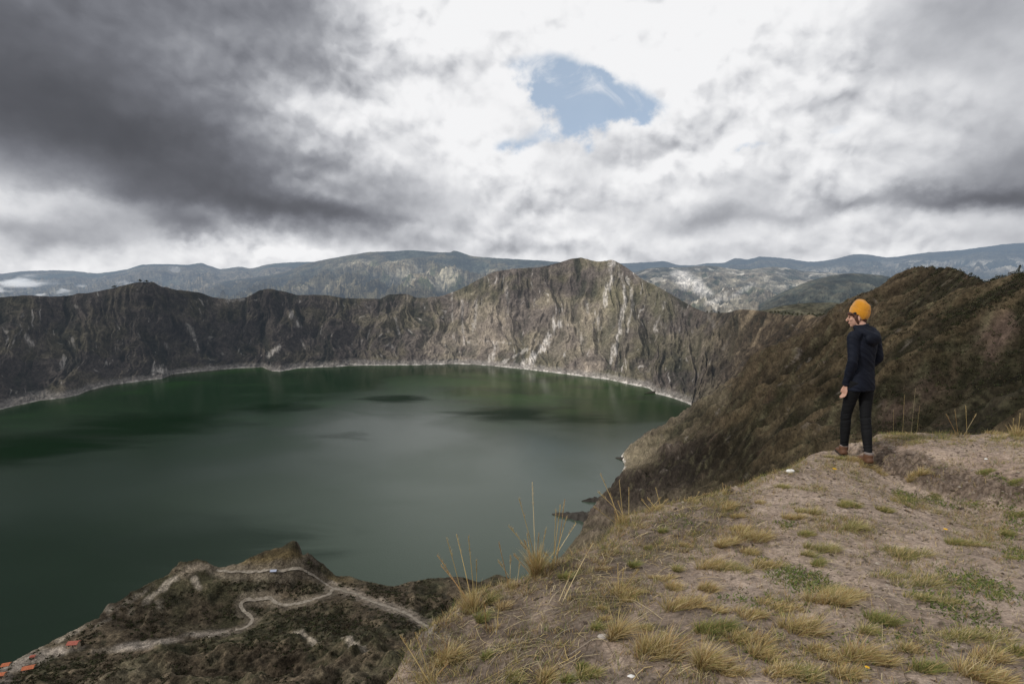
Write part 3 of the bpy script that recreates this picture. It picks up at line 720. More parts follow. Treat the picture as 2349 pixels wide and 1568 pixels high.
PATHS = [  # main winding track and its branches: reference points, width in metres
    ([(990, 1442, 88), (960, 1425, 86), (935, 1408, 84), (900, 1395, 80), (870, 1385, 79), (850, 1378, 78), (815, 1362, 80), (790, 1356, 80), (765, 1349, 80)], 6.0),
    ([(765, 1349, 80), (745, 1338, 83), (725, 1325, 86), (705, 1316, 89)], 4.0),
    ([(765, 1349, 80), (755, 1362, 76), (735, 1370, 74), (700, 1381, 70), (660, 1388, 69), (635, 1383, 68), (622, 1374, 68), (600, 1375, 68), (565, 1379, 68), (553, 1388, 67), (560, 1402, 66), (574, 1412, 66), (578, 1424, 65), (560, 1440, 65), (540, 1444, 66)], 5.0),
    ([(705, 1313, 90), (660, 1311, 93), (610, 1311, 96), (560, 1314, 96), (520, 1313, 97), (495, 1307, 98)], 3.5),
    ([(330, 1382, 82), (355, 1364, 87), (380, 1345, 93), (402, 1326, 99)], 3.5),
    ([(676, 1455, 88), (700, 1462, 90), (738, 1478, 95)], 2.2), ([(792, 1472, 97), (810, 1488, 103), (842, 1503, 106)], 2.0),
    ([(445, 1330, 92), (460, 1350, 84)], 3.0)]
def catmull(P, n=10):
    P = np.asarray(P, float); Q = np.vstack([2 * P[0] - P[1], P, 2 * P[-1] - P[-2]]); out = []
    for i in range(1, len(Q) - 2):
        t = np.linspace(0, 1, n, endpoint=False)[:, None]
        a, b, c, d = Q[i-1:i+3]
        out.append(0.5 * (2 * b + (c - a) * t + (2 * a - 5 * b + 4 * c - d) * t * t + (3 * b - a - 3 * c + d) * t ** 3))
    return np.vstack(out + [P[-1:]])
def ter_hit(u, v):
    d = ray(float(u), float(v)); t = np.linspace(300, 800, 500); p = d[None] * t[:, None]; p[:, 2] += CAMZ
    k = np.nonzero(p[:, 2] <= ter_tps(p[:, 0], p[:, 1]))[0]; k = k[0] if len(k) else 250
    return p[k]
PATHW = [(catmull([ter_hit(q[0], q[1]) for q in pts]), w) for pts, w in PATHS]

def terrace_h(x, y):
    base = ter_tps(x, y)
    u, v = project(np.stack([x, y, base], -1))
    dp = np.full(np.shape(x), 1e9)
    for pl, w in PATHW[:5]:
        dp = np.minimum(dp, seg_dist(x, y, pl[::3, :2]) - w * .7)
    calm = sstep(0, 16, dp)
    badl = sstep(1455, 1500, v) * sstep(150, 350, u)
    rug = (ridged(x / 62 + fbm(x / 90, y / 90, 3, 9) * .7, y / 80, 5, 201) - .55)
    inner = sstep(2, -28, signed(x, y, EDGE))
    h = base + calm * (rug * (13 + 16 * badl) * (0.15 + .85 * inner) + fbm(x / 16, y / 16, 4, 203) * (1.8 + 1.5 * badl) + (ridged(x / 13, y / 13, 4, 205) - .5) * 2.6 * badl)
    sd = signed(x, y, EDGE)
    jag = fbm(x / 22, y / 22, 5, 207)
    sdj = sd + jag * 5
    gul = ridged(x / 28, y / 28, 4, 209)
    h = h - np.clip(sdj, 0, 32) * 1.1 - np.clip(sdj, 0, None) * (1.05 + 0.3 * jag) - np.clip(sdj, 0, 30) * np.clip(1 - gul, 0, 1) * .5
    h = h + np.exp(-((sd + 2) / 4) ** 2) * np.clip(jag, -.3, .6) * 2.5
    return h, base, sd

def build_terrace():
    xs = np.concatenate([np.arange(-760, -560, 5), np.arange(-560, 110, 1.15), np.arange(110, 260, 5)])
    ys = np.concatenate([np.arange(34, 250, 6), np.arange(250, 690, 1.15), np.arange(690, 760, 5)])
    X, Y = np.meshgrid(xs, ys, indexing='ij')
    H, B, SD = terrace_h(X, Y)
    # the near flank below the viewpoint stays well under the rim the person stands on
    H = np.where(Y < 200, np.minimum(H, 372 - 1.1 * np.hypot(X - 20, Y) * 0.55), H)
    P = np.stack([X, Y, H], -1)
    u, v = project(P)
    gx, gy = np.gradient(H, xs, ys); sl = np.hypot(gx, gy)
    n1 = fbm(X / 60, Y / 60, 5, 221); n2 = fbm(X / 9, Y / 9, 4, 223)
    c = lerp3(np.broadcast_to(np.array([.080, .063, .043]), P.shape).copy(), np.array([.052, .048, .028]), sstep(-.2, .25, n1))
    c = lerp3(c, np.array([.13, .102, .070]), sstep(.05, .5, n2) * .6)
    ridge = ridged(X / 13, Y / 13, 4, 205)
    c = lerp3(c, np.array([.15, .115, .078]), sstep(.62, .9, ridge) * .55 * sstep(1440, 1500, v))
    c = lerp3(c, np.array([.028, .028, .018]), sstep(.45, .2, ridge) * .7)
    # dry grass on the outlying headland, bare saddle, car park
    c = lerp3(c, np.array([.135, .102, .052]), paint(u, v, [(600, 1292, 90, 22, .95, -.15), (650, 1272, 50, 20, .95, 0), (760, 1330, 60, 14, .5, 0)], 3, .4, 30))
    c = lerp3(c, np.array([.20, .165, .125]), paint(u, v, [(455, 1300, 50, 12, .95, 0), (430, 1310, 30, 16, .8, -.4), (705, 1275, 14, 22, .6, 0)], 5, .4, 25))
    c = lerp3(c, np.array([.30, .26, .22]), paint(u, v, [(480, 1452, 70, 9, .95, -.08), (310, 1480, 70, 12, .95, -.12), (370, 1470, 60, 8, .8, -.1), (40, 1520, 90, 20, .95, -.25), (130, 1493, 60, 12, .8, -.2), (0, 1568, 40, 40, .9, 0), (760, 1337, 12, 8, .8, .3), (875, 1388, 30, 8, .7, .4)], 7, .5, 30))
    c = lerp3(c, np.array([.105, .090, .060]), paint(u, v, [(330, 1530, 70, 22, .8, 0), (260, 1560, 70, 30, .7, 0), (820, 1560, 120, 40, .5, 0), (440, 1440, 70, 12, .6, 0)], 8, .6, 30))
    c = lerp3(c, np.array([.26, .225, .18]), paint(u, v, [(300, 1375, 60, 7, .6, -.55), (250, 1395, 14, 14, .8, 0), (160, 1455, 60, 6, .7, -.5), (240, 1425, 40, 5, .6, -.5), (60, 1500, 60, 6, .8, -.5), (930, 1405, 50, 14, .7, .5), (250, 1492, 40, 7, .6, 0), (300, 1400, 10, 12, .5, 0), (365, 1385, 12, 14, .6, 0)], 17, .9, 16))
    # the cliff: bare, streaked
    cl = sstep(1.0, 1.6, sl) * (SD > -6)
    c = lerp3(c, np.array([.17, .14, .11]), cl * sstep(-.2, .4, n2 + n1))
    d = seg_dist(X, Y, PATHW[0][0][:, :2]); c = lerp3(c, np.array([.24, .20, .16]), sstep(13, 4, d + n2 * 8) * .7)
    for k in (4, 5, 6, 7): d = seg_dist(X, Y, PATHW[k][0][::2, :2]); c = lerp3(c, np.array([.30, .26, .21]), sstep(3.4, .8, d + n2 * 4) * .8)
    for k in (1, 2, 3): d = seg_dist(X, Y, PATHW[k][0][::2, :2]); c = lerp3(c, np.array([.15, .125, .095]), sstep(9, 3, d + n2 * 5) * .8)
    c = lerp3(c, np.array([.02, .02, .015]), sstep(0, 1.2, ridged(X / 40 + 3, Y / 40, 4, 231) * 0 + paint(u, v, [(620, 1340, 130, 20, .45, 0), (380, 1380, 80, 30, .5, -.4), (380, 1420, 120, 20, .4, -.1), (560, 1405, 70, 15, .3, 0), (720, 1430, 120, 40, .45, 0), (930, 1420, 120, 30, .5, 0.3), (300, 1440, 60, 10, .4, 0)], 19, .6, 30)))
    rel = ridged(X / 62 + fbm(X / 90, Y / 90, 3, 9) * .7, Y / 80, 5, 201)
    c = c * (0.60 + .45 * sstep(.35, .75, rel))[..., None]  # hollows darkened to paint in the shade of the relief
    m = terrain_mat("terrace_ground", [(0.05, .3), (0.2, .38), (0.8, .35)], None, 0, bump=1.6, bump_scale=0.35)
    o = mesh_np("terrace_terrain", P, grid_faces(len(xs), len(ys)), m, np.clip(c, 0, 1).reshape(-1, 3)); tag(o, kind='structure')
    return xs, ys, H
TXS, TYS, TH = build_terrace()
def th(x, y):
    x = np.asarray(x, float); y = np.asarray(y, float)
    i = np.clip(np.searchsorted(TXS, x) - 1, 0, len(TXS) - 2); j = np.clip(np.searchsorted(TYS, y) - 1, 0, len(TYS) - 2)
    a = (x - TXS[i]) / (TXS[i+1] - TXS[i]); b = (y - TYS[j]) / (TYS[j+1] - TYS[j]); a = np.clip(a, 0, 1); b = np.clip(b, 0, 1)
    return TH[i, j] * (1-a) * (1-b) + TH[i+1, j] * a * (1-b) + TH[i, j+1] * (1-a) * b + TH[i+1, j+1] * a * b

def ribbon(name, pl, w, mat, zf, lift, seed, label_kind='structure', nacross=7):
    d = np.gradient(pl[:, :2], axis=0); d /= np.linalg.norm(d, axis=1)[:, None] + 1e-9
    nrm = np.stack([-d[:, 1], d[:, 0]], 1)
    s = np.concatenate([[0], np.cumsum(np.linalg.norm(np.diff(pl[:, :2], axis=0), axis=1))])
    wl = w / 2 * (1 + .9 * fbm(s / 4.5, 0 * s, 4, seed)); wr = w / 2 * (1 + .9 * fbm(s / 9, 0 * s + 7, 3, seed + 5))
    q = np.linspace(-1, 1, nacross)
    off = np.where(q[None] < 0, q[None] * wl[:, None], q[None] * wr[:, None])
    X = pl[:, 0:1] + nrm[:, 0:1] * off; Y = pl[:, 1:2] + nrm[:, 1:2] * off
    Z = zf(X, Y) + lift
    Z = np.maximum(Z, 0.5 * Z + 0.5 * Z.max(axis=1, keepdims=True) - 0.2)
    o = mesh_np(name, np.stack([X, Y, Z], -1), grid_faces(len(pl), nacross), mat); return tag(o, kind=label_kind)

def build_paths():
    m, nt, b = new_mat("pale_track", .95, .1)
    geo = N(nt, "ShaderNodeNewGeometry"); n = noise_node(nt, .35, 5, .6, geo.outputs["Position"])
    c = mixc(nt, maprange(nt, n.outputs[0], .35, .65, 0, 1), (.15, .128, .10), (.30, .265, .22)); nt.links.new(c, b.inputs["Base Color"])
    for i, (pl, w) in enumerate(PATHW[:4]):
        d = np.concatenate([[0], np.cumsum(np.linalg.norm(np.diff(pl[:, :2], axis=0), axis=1))])
        t = np.arange(0, d[-1], 1.2); q = np.stack([np.interp(t, d, pl[:, k]) for k in range(3)], 1)
        ribbon("path", q, w * .62, m, th, .18, 400 + i)
build_paths()

# ------------------------------------------------------------------ foreground ridge the person stands on
G = CAMZ
FGP = [  # u, v, height below the camera
    (885, 1568, -2.02), (985, 1443, -2.02), (1052, 1374, -2.05), (1103, 1347, -2.06), (1212, 1323, -2.02), (1281, 1286, -2.04), (1383, 1255, -2.03), (1417, 1211, -2.08), (1451, 1180, -2.12), (1519, 1156, -2.12), (1621, 1139, -2.10), (1691, 1115, -2.12),
    (1744, 1095, -2.14), (1809, 1078, -2.14), (1853, 1046, -2.13), (1905, 1034, -2.12), (1935, 1036, -2.12), (1987, 1058, -2.07),
    (2006, 1068, -2.12), (2040, 1082, -2.16), (2109, 1113, -2.16), (2177, 1134, -2.16), (2270, 1165, -2.12), (2349, 1197, -2.08), (2450, 1235, -2.02),
    (2012, 1042, -2.06), (2060, 1048, -2.05), (2109, 1056, -2.00), (2177, 1066, -1.97), (2228, 1080, -1.97), (2296, 1107, -1.97), (2349, 1120, -1.95), (2460, 1150, -1.90),
    (2030, 1012, -2.02), (2100, 1004, -2.02), (2200, 1018, -1.96), (2349, 1030, -1.92), (2349, 1000, -1.96), (2460, 1000, -1.94),
    (1300, 1450, -1.76), (1500, 1350, -1.82), (1700, 1250, -1.92), (1850, 1150, -1.99), (1500, 1568, -1.63), (1200, 1568, -1.75), (1800, 1568, -1.60), (2100, 1568, -1.58), (2349, 1568, -1.56), (1800, 1400, -1.72), (2000, 1300, -1.82), (2100, 1400, -1.70), (2349, 1400, -1.68), (2000, 1150, -2.02), (2150, 1220, -1.98), (2300, 1290, -1.86),
    (1600, 1200, -2.0), (1150, 1450, -1.92)]
FGW = np.array([at_z(float(a), float(b), G + c) for a, b, c in FGP])
FGX = np.array([(0, 0, G - 1.6), (-1, .6, G - 1.7), (2, 0, G - 1.5), (5, 2, G - 1.45), (9, 4, G - 1.6), (4, -3, G - 1.3), (0, -3, G - 1.4), (-3, -2, G - 1.8), (9, -3, G - 1.2), (14, 4, G - 1.4), (14, 9, G - 1.7)])
FGA = np.vstack([FGW, FGX]); fg_tps = TPS(FGA[:, :2], FGA[:, 2] - G, 2e-5)
FEDGE = [tuple(at_z(float(a), float(b), G + c)[:2]) for a, b, c in [(640, 1750, -2.1), (800, 1640, -2.05), (885, 1568, -2.02), (955, 1500, -2.0), (985, 1443, -2.02), (1010, 1420, -2.02), (1052, 1374, -2.05), (1103, 1347, -2.06), (1160, 1338, -2.04), (1212, 1323, -2.02), (1281, 1286, -2.04), (1330, 1262, -2.03), (1383, 1252, -2.03), (1417, 1211, -2.08), (1451, 1180, -2.12),
         (1519, 1156, -2.12), (1621, 1139, -2.10), (1691, 1115, -2.12), (1744, 1095, -2.14), (1809, 1078, -2.14), (1853, 1044, -2.13), (1905, 1031, -2.12), (1960, 1028, -2.10), (2000, 1020, -2.04), (2030, 998, -2.03), (2100, 994, -2.02), (2200, 998, -1.99), (2349, 992, -1.96), (2560, 990, -1.94)]]
FEDGE = FEDGE + [(14, 9), (20, 2), (20, -12), (-6, -12), (-4, -1)]
LINE_T = [tuple(at_z(float(a), float(b), G - 2.14)[:2]) for a, b in [(1985, 1062), (2040, 1084), (2109, 1113), (2177, 1134), (2270, 1162), (2349, 1195), (2500, 1250)]]
FARSIDE = LINE_T + [(30, LINE_T[-1][1] + 8), (8, 40), (LINE_T[0][0] - .6, 12)]
def fg_h(x, y):
    b = fg_tps(x, y)
    sd = signed(x, y, FEDGE) + fbm(x * 1.6, y * 1.6, 4, 301) * .07
    h = b + fbm(x * 0.9, y * 0.9, 4, 303) * .045 + fbm(x * 4, y * 4, 4, 305) * .022 + fbm(x * 15, y * 15, 3, 307) * .0075
    # small wind-cut terraces and footprints
    b_ = -signed(x, y, FARSIDE)
    b_ = b_ + fbm(x * 2.6, y * 2.6, 4, 311) * .07
    bank = sstep(-.02, .05, b_) * sstep(.42, .26, b_)
    h = h + .075 * sstep(0, .12, b_) * np.exp(-np.clip(b_, 0, None) / .9)
    h = h + bank * ((ridged(x * 9, y * 9, 4, 312) - .55) * .040 + fbm(x * 16, y * 16, 3, 313) * .022)
    out = np.clip(sd, 0, None)
    h = h - np.clip(out * 1.0, 0, .25) - np.clip(out - .1, 0, None) * 1.35 + np.clip(out, 0, .8) * fbm(x * 2.5, y * 2.5, 4, 315) * .5
    # rocky lip at the left edge
    rk = np.exp(-((x - FEDGE[4][0]) ** 2 + (y - FEDGE[4][1]) ** 2) / .10)
    h = h + rk * (ridged(x * 7, y * 7, 4, 317) - .5) * .10
    return h + G, sd, bank

def build_foreground():
    xs = np.concatenate([np.arange(-8, -1.4, .12), np.arange(-1.4, 8.6, .0165), np.arange(8.6, 24, .15)])
    ys = np.concatenate([np.arange(-12, .8, .2), np.arange(.8, 7.6, .0165), np.arange(7.6, 10, .06), np.arange(10, 30, .3)])
    X, Y = np.meshgrid(xs, ys, indexing='ij')
    H, SD, BK = fg_h(X, Y)
    P = np.stack([X, Y, H], -1)
    u, v = project(P)
    n1 = fbm(X * 1.3, Y * 1.3, 5, 321); n2 = fbm(X * 6, Y * 6, 5, 323); n3 = fbm(X * 22, Y * 22, 4, 325)
    c = lerp3(np.broadcast_to(np.array([.330, .258, .205]), P.shape).copy(), np.array([.235, .180, .140]), sstep(-.3, .4, n1))
    c = lerp3(c, np.array([.43, .345, .28]), sstep(.0, .5, n2 + n1 * .4) * .6)
    # damp, humus-rich soil with litter on the left; crusty dark patches
    hum = paint(u, v, [(1150, 1500, 300, 150, 1, -.2), (1350, 1350, 200, 110, .95, -.4), (1550, 1210, 200, 60, .85, -.3), (1550, 1420, 160, 70, .6, -.1), (1450, 1560, 240, 60, .6, 0), (2050, 1520, 160, 60, .5, 0), (1900, 1500, 200, 60, .5, .3), (1700, 1460, 120, 80, .45, .3), (2300, 1530, 160, 60, .6, 0)], 25, .8, 90)
    c = lerp3(c, np.array([.080, .062, .048]), hum * (0.5 + .5 * sstep(-.35, .35, n2)))
    c = lerp3(c, np.array([.060, .046, .034]), sstep(.22, .42, n2 * .6 + n3 * .45 + n1 * .15) * .75)
    c = lerp3(c, np.array([.050, .038, .028]), sstep(.42, .60, n3) * .6)
    # small dark crust flecks, elongated across the slope
    fl = fbm(X * 9 + Y * 3, Y * 22 - X * 7, 4, 331)
    c = lerp3(c, np.array([.055, .043, .030]), sstep(.30, .42, fl + n1 * .12) * .85)
    gr = sstep(.12, .5, fbm(X * 1.1 + 4, Y * 1.1, 5, 327) + n3 * .2) * sstep(2300, 1300, u)
    c = lerp3(c, np.array([.080, .078, .038]), gr * .5)
    # earth bank, darker and cloddy; trampled pale plateau behind it
    c = lerp3(c, np.array([.068, .049, .036]), BK * (.55 + .45 * sstep(-.3, .2, n3)) * .95 * sstep(1960, 2020, u))
    c = lerp3(c, np.array([.20, .165, .14]), BK * sstep(.2, .45, n3) * .7)
    c = lerp3(c, np.array([.26, .195, .155]), paint(u, v, [(2280, 1065, 120, 34, .8, .25), (2100, 1025, 80, 14, .7, 0)], 27, .4, 40))
    c = lerp3(c, np.array([.10, .085, .06]), sstep(.0, .25, SD) * .8)
    c = lerp3(c, np.array([.045, .036, .028]), sstep(.10, .6, SD) * .8)
    c = lerp3(c, np.array([.24, .21, .185]), paint(u, v, [(1000, 1455, 26, 40, 1, -.6), (1040, 1400, 24, 24, .7, -.6)], 29, .9, 14) * sstep(-.1, .3, n2))
    m = terrain_mat("ridge_soil", [(3.0, .16), (16, .30), (70, .35)], None, 0, bump=.02, bump_scale=24, rough=.97)
    o = mesh_np("ridge_ground", P, grid_faces(len(xs), len(ys)), m, np.clip(c, 0, 1).reshape(-1, 3)); tag(o, kind='structure')
build_foreground()

def fg_hit(u, v):
    """where the line through a reference point meets the ridge"""
    d = ray(float(u), float(v)); t = np.linspace(1.5, 16, 1500)
    p = d[None] * t[:, None]; p[:, 2] += CAMZ
    h = fg_h(p[:, 0], p[:, 1])[0]
    k = np.nonzero(p[:, 2] <= h)[0]
    k = k[0] if len(k) else len(t) - 1
    return np.array([p[k, 0], p[k, 1], h[k]])
# ------------------------------------------------------------------ plants
def leaf_mat(name, transl=0.35, rough=.8):
    m, nt, b = new_mat(name, rough, .15)
    at = N(nt, "ShaderNodeAttribute"); at.attribute_name = "Col"
    nt.links.new(at.outputs["Color"], b.inputs["Base Color"])
    tr = N(nt, "ShaderNodeBsdfTranslucent"); nt.links.new(at.outputs["Color"], tr.inputs[0])
    mx = N(nt, "ShaderNodeMixShader"); mx.inputs[0].default_value = transl
    nt.links.new(b.outputs[0], mx.inputs[1]); nt.links.new(tr.outputs[0], mx.inputs[2]); nt.links.new(mx.outputs[0], nt.nodes["Material Output"].inputs[0])
    return m
M_GRASS = leaf_mat("grass_blades", .3); M_LEAF = leaf_mat("shrub_leaves", .2)

STRAW = np.array([.52, .40, .185]); PALE = np.array([.60, .50, .30]); GREEN = np.array([.16, .20, .060]); OLV = np.array([.30, .27, .10]); RUST = np.array([.38, .24, .11]); DRYB = np.array([.17, .125, .08])

def blades(roots, heights, dirs, lean, width, cols, curl=.5, seg=4, rng=RNG, droop=None):
    """ribbons: roots (n,3), heights (n), dirs horizontal lean direction (n,2), lean (n) = horizontal travel / height"""
    n = len(roots); t = np.linspace(0, 1, seg)
    side = rng.uniform(0, 2 * np.pi, n); sx, sy = np.cos(side), np.sin(side)
    V = np.zeros((n, seg, 2, 3)); C = np.zeros((n, seg, 2, 3))
    for k, a in enumerate(t):
        hx = dirs[:, 0] * lean * heights * (a * (1 - curl) + a * a * curl); hy = dirs[:, 1] * lean * heights * (a * (1 - curl) + a * a * curl)
        z = heights * (a - (0 if droop is None else droop * a * a))
        w = width * (1 - .8 * a) * .5
        for q, sg in enumerate((-1, 1)):
            V[:, k, q, 0] = roots[:, 0] + hx + sx * w * sg; V[:, k, q, 1] = roots[:, 1] + hy + sy * w * sg; V[:, k, q, 2] = roots[:, 2] + z
        C[:, k, :, :] = (cols * (0.55 + .45 * min(1, a * 1.8 + .05)))[:, None, :]
    idx = np.arange(n * seg * 2).reshape(n, seg, 2)
    Fq = np.stack([idx[:, :-1, 0], idx[:, :-1, 1], idx[:, 1:, 1], idx[:, 1:, 0]], -1).reshape(-1, 4)
    return V.reshape(-1, 3), Fq, C.reshape(-1, 3)

def pick(cols, n, rng=RNG, var=.22):
    c = np.array(cols)[rng.integers(0, len(cols), n)]
    return c * rng.uniform(1 - var, 1 + var, (n, 1))

def tuft(cx, cy, rx, ry, rot, h, n, cols, spread=.55, wind=(.25, -.1), width=.0032, rng=RNG, ground=None, curl=.6):
    a = rng.uniform(0, 2 * np.pi, n); r = np.sqrt(rng.uniform(0, 1, n))
    ox = np.cos(a) * r * rx; oy = np.sin(a) * r * ry
    c, s = math.cos(rot), math.sin(rot)
    x = cx + ox * c - oy * s; y = cy + ox * s + oy * c
    z = (ground or (lambda p, q: fg_h(p, q)[0]))(x, y) - .004
    out = np.stack([ox * c - oy * s, ox * s + oy * c], 1) / max(rx, ry)
    d = out * spread + rng.normal(0, .28, (n, 2)) + np.array(wind)
    L = np.linalg.norm(d, axis=1) + 1e-6
    hh = h * rng.uniform(.45, 1.05, n) * (1 - .25 * r)
    return blades(np.stack([x, y, z], 1), hh, d / L[:, None], L, width * rng.uniform(.7, 1.3, n), pick(cols, n, rng), curl, rng=rng)

def merge(parts):
    V, Fq, C, o = [], [], [], 0
    for v, f, c in parts:
        V.append(v); Fq.append(f + o); C.append(c); o += len(v)
    return np.vstack(V), np.vstack(Fq), np.vstack(C)

def C4(X, Y): return 1597.3 + X * .3409, 1033.6 + Y * .3409
def C3(X, Y): return 939.6 + X * .3409, 1033.6 + Y * .3409
KIND = {'s': [STRAW, STRAW, PALE, OLV, RUST], 'g': [GREEN, OLV, OLV, STRAW], 'm': [STRAW, OLV, OLV, PALE, GREEN], 'G': [GREEN, GREEN * 1.2, OLV, OLV, STRAW * .8], 'r': [RUST, STRAW, DRYB, PALE]}
# tufts that stand out one by one: crop point, width, height, kind, label
BIG = [
    (C4, 1060, 520, 170, .085, 'm', 'olive grass clump on bare sand with a shadowed underside, below the smaller green clump'),
    (C4, 1400, 690, 220, .085, 'm', 'wide olive grass clump alone on the bare pinkish sand'),
    (C4, 1800, 620, 190, .06, 'g', 'long low green grass strip running down the sandy slope beside a yellow flower'),
    (C4, 2095, 550, 95, .05, 'G', 'small dark green clump near the frame edge above the green mat'),
    (C4, 1040, 365, 130, .07, 'g', 'green grass clump on pale sand below the boots'),
    (C4, 1235, 395, 110, .06, 'g', 'low green clump just beside the clump below the boots'),
    (C4, 745, 405, 120, .06, 'm', 'pale olive tuft among dark crusts on the sand'),
    (C4, 370, 580, 220, .10, 's', 'broad straw yellow tuft arched to both sides on the ridge'),
    (C4, 840, 660, 160, .085, 'm', 'reddish green leaning tuft above the bright green sprout'),
    (C4, 830, 760, 80, .07, 'G', 'bright green sprout under the reddish green leaning tuft'),
    (C4, 1430, 870, 320, .065, 'm', 'long straw and green tuft band beside the green mat'),
    (C4, 880, 1020, 200, .11, 's', 'golden tuft with long swept blades in the middle of the slope'),
    (C4, 700, 1200, 210, .10, 's', 'pale straw tuft with forked blades over dark litter'),
    (C4, 1070, 1390, 240, .10, 's', 'large straw tuft on the bare patch near the bottom yellow flower'),
    (C4, 1590, 1480, 180, .07, 'G', 'fresh green grass tuft near the bottom of the slope'),
    (C4, 1260, 1140, 160, .065, 'G', 'fresh green low tuft in the centre of the litter'),
    (C4, 1480, 165, 75, .14, 's', 'upright straw tuft growing from the dark earth bank'),
    (C4, 1200, 125, 150, .08, 's', 'yellow grass tuft directly behind the right boot'),
    (C3, 1440, 970, 200, .085, 's', 'rounded golden cushion tuft on the dark litter'),
    (C3, 1400, 1240, 110, .14, 's', 'tall narrow straw tuft below the golden cushion tuft'),
    (C3, 1640, 1390, 300, .14, 's', 'largest straw tuft with blades fanned wide over a dark hollow'),
    (C3, 1210, 1510, 110, .07, 'm', 'small round yellow green tuft at the bottom edge'),
    (C3, 1860, 1050, 260, .10, 's', 'wide orange straw tuft above the green grass patch'),
    (C3, 2080, 1250, 240, .08, 'G', 'green grass patch with soft blades beside the largest straw tuft'),
]
SMALL = [(C4, 270, 520, 130, .07, 's'), (C4, 640, 450, 120, .08, 's'), (C4, 690, 560, 160, .05, 'g'), (C4, 200, 780, 240, .06, 'm'), (C4, 450, 770, 190, .07, 's'), (C4, 380, 690, 140, .06, 's'), (C4, 900, 930, 220, .05, 'm'), (C4, 1020, 970, 180, .07, 's'),
         (C4, 330, 1110, 200, .07, 's'), (C4, 560, 1050, 200, .06, 's'), (C4, 120, 1200, 180, .07, 'G'), (C4, 460, 1390, 200, .08, 's'), (C4, 350, 1280, 200, .07, 's'), (C4, 1850, 1490, 220, .09, 's'), (C4, 1640, 1000, 160, .04, 'm'), (C4, 40, 1440, 120, .14, 's'),
         (C4, 700, 1510, 170, .07, 'm'), (C4, 560, 240, 120, .06, 'm'), (C4, 1050, 60, 110, .07, 's'), (C4, 935, 35, 120, .05, 'm'), (C4, 1110, 1210, 130, .05, 'm'), (C4, 790, 1340, 110, .05, 's'), (C4, 1400, 1330, 130, .05, 's'), (C4, 1950, 1400, 150, .07, 's'),
         (C4, 1430, 320, 150, .03, 'G'), (C4, 1620, 300, 130, .03, 'G'), (C4, 1830, 360, 160, .035, 'G'), (C4, 2160, 720, 130, .03, 'g'), (C4, 2160, 420, 120, .05, 'G'), (C4, 1950, 130, 120, .05, 'G'), (C4, 2080, 210, 100, .06, 'G'), (C4, 720, 700, 110, .06, 'm'),
         (C4, 400, 340, 70, .05, 's'), (C4, 190, 390, 80, .07, 's'), (C4, 300, 440, 100, .05, 's'), (C4, 60, 930, 160, .07, 's'), (C4, 1000, 1500, 160, .06, 's'), (C4, 1280, 1420, 200, .05, 's'), (C4, 1700, 1250, 240, .05, 'm'), (C4, 1950, 1250, 240, .05, 'm'),
         (C4, 2130, 1350, 180, .06, 'g'), (C4, 2000, 1540, 160, .06, 's'), (C4, 1450, 970, 160, .05, 'm'), (C4, 160, 640, 60, .09, 's'), (C4, 240, 620, 60, .06, 's'), (C4, 880, 1400, 120, .05, 's'), (C4, 560, 1500, 160, .06, 's'), (C4, 250, 1480, 160, .06, 's'),
         (C3, 1980, 1450, 110, .13, 's'), (C3, 2060, 780, 200, .08, 's'), (C3, 2150, 380, 80, .08, 's'), (C3, 1690, 860, 140, .05, 's'), (C3, 1800, 920, 160, .06, 's'), (C3, 1560, 1190, 80, .05, 'm'), (C3, 280, 1390, 180, .13, 's'), (C3, 510, 1390, 50, .09, 'G'), (C3, 480, 1130, 90, .10, 'G'),
         (C3, 1050, 860, 80, .08, 'G'), (C3, 1500, 775, 60, .07, 'G'), (C3, 1850, 640, 70, .05, 's'), (C3, 1240, 1190, 80, .05, 'G'), (C3, 1170, 1450, 90, .04, 'G'), (C3, 1280, 1060, 70, .03, 's'), (C3, 1300, 1120, 80, .04, 's'), (C3, 1080, 1540, 80, .05, 'G'), (C3, 930, 1550, 120, .08, 's'),
         (C3, 700, 1530, 120, .06, 'm'), (C3, 1590, 650, 70, .05, 'G'), (C3, 1700, 540, 70, .06, 'G'), (C3, 1480, 1000, 80, .05, 's'), (C3, 640, 1050, 120, .06, 'r'), (C3, 560, 1010, 120, .08, 'm'), (C3, 2100, 640, 100, .08, 's'), (C3, 1780, 800, 90, .06, 'm'), (C3, 1300, 800, 110, .05, 'r'), (C3, 2100, 1080, 90, .05, 's')]

def px_m(hit):
    return math.sqrt(hit[0] ** 2 + hit[1] ** 2 + (hit[2] - CAMZ) ** 2) / F     # metres per reference unit at that point

def tuft_parts(f, X, Y, wpx, h, kd, rng, dens=1.0):
    u, v = f(X, Y); hit = fg_hit(u, v + 3); w = wpx * .3409 * px_m(hit)
    flat = f is C4 and wpx > 90
    rx, ry = w * .5, w * (.30 if flat else .38)
    parts = []
    n = int((150 + 1900 * rx) * dens)
    k = max(1, int(wpx / 34))
    for i in range(k):     # a tuft is a few crowns close together
        ox, oy = rng.uniform(-.75, .75) * rx * (k > 1), rng.uniform(-.7, .7) * ry * (k > 1)
        sc = rng.uniform(.6, 1.0)
        rot = -.35
        qx, qy = ox * math.cos(rot) - oy * math.sin(rot), ox * math.sin(rot) + oy * math.cos(rot)
        r0 = max(.014, rx * (.35 if k > 1 else .5))
        parts.append(tuft(hit[0] + qx, hit[1] + qy, r0 * 1.15, r0 * .95, 0, h * sc * rng.uniform(.8, 1.25), max(50, int(n * 1.8 / k)), KIND[kd], spread=1.15, wind=(.42, -.22), rng=rng, width=.0030))
    return parts, hit

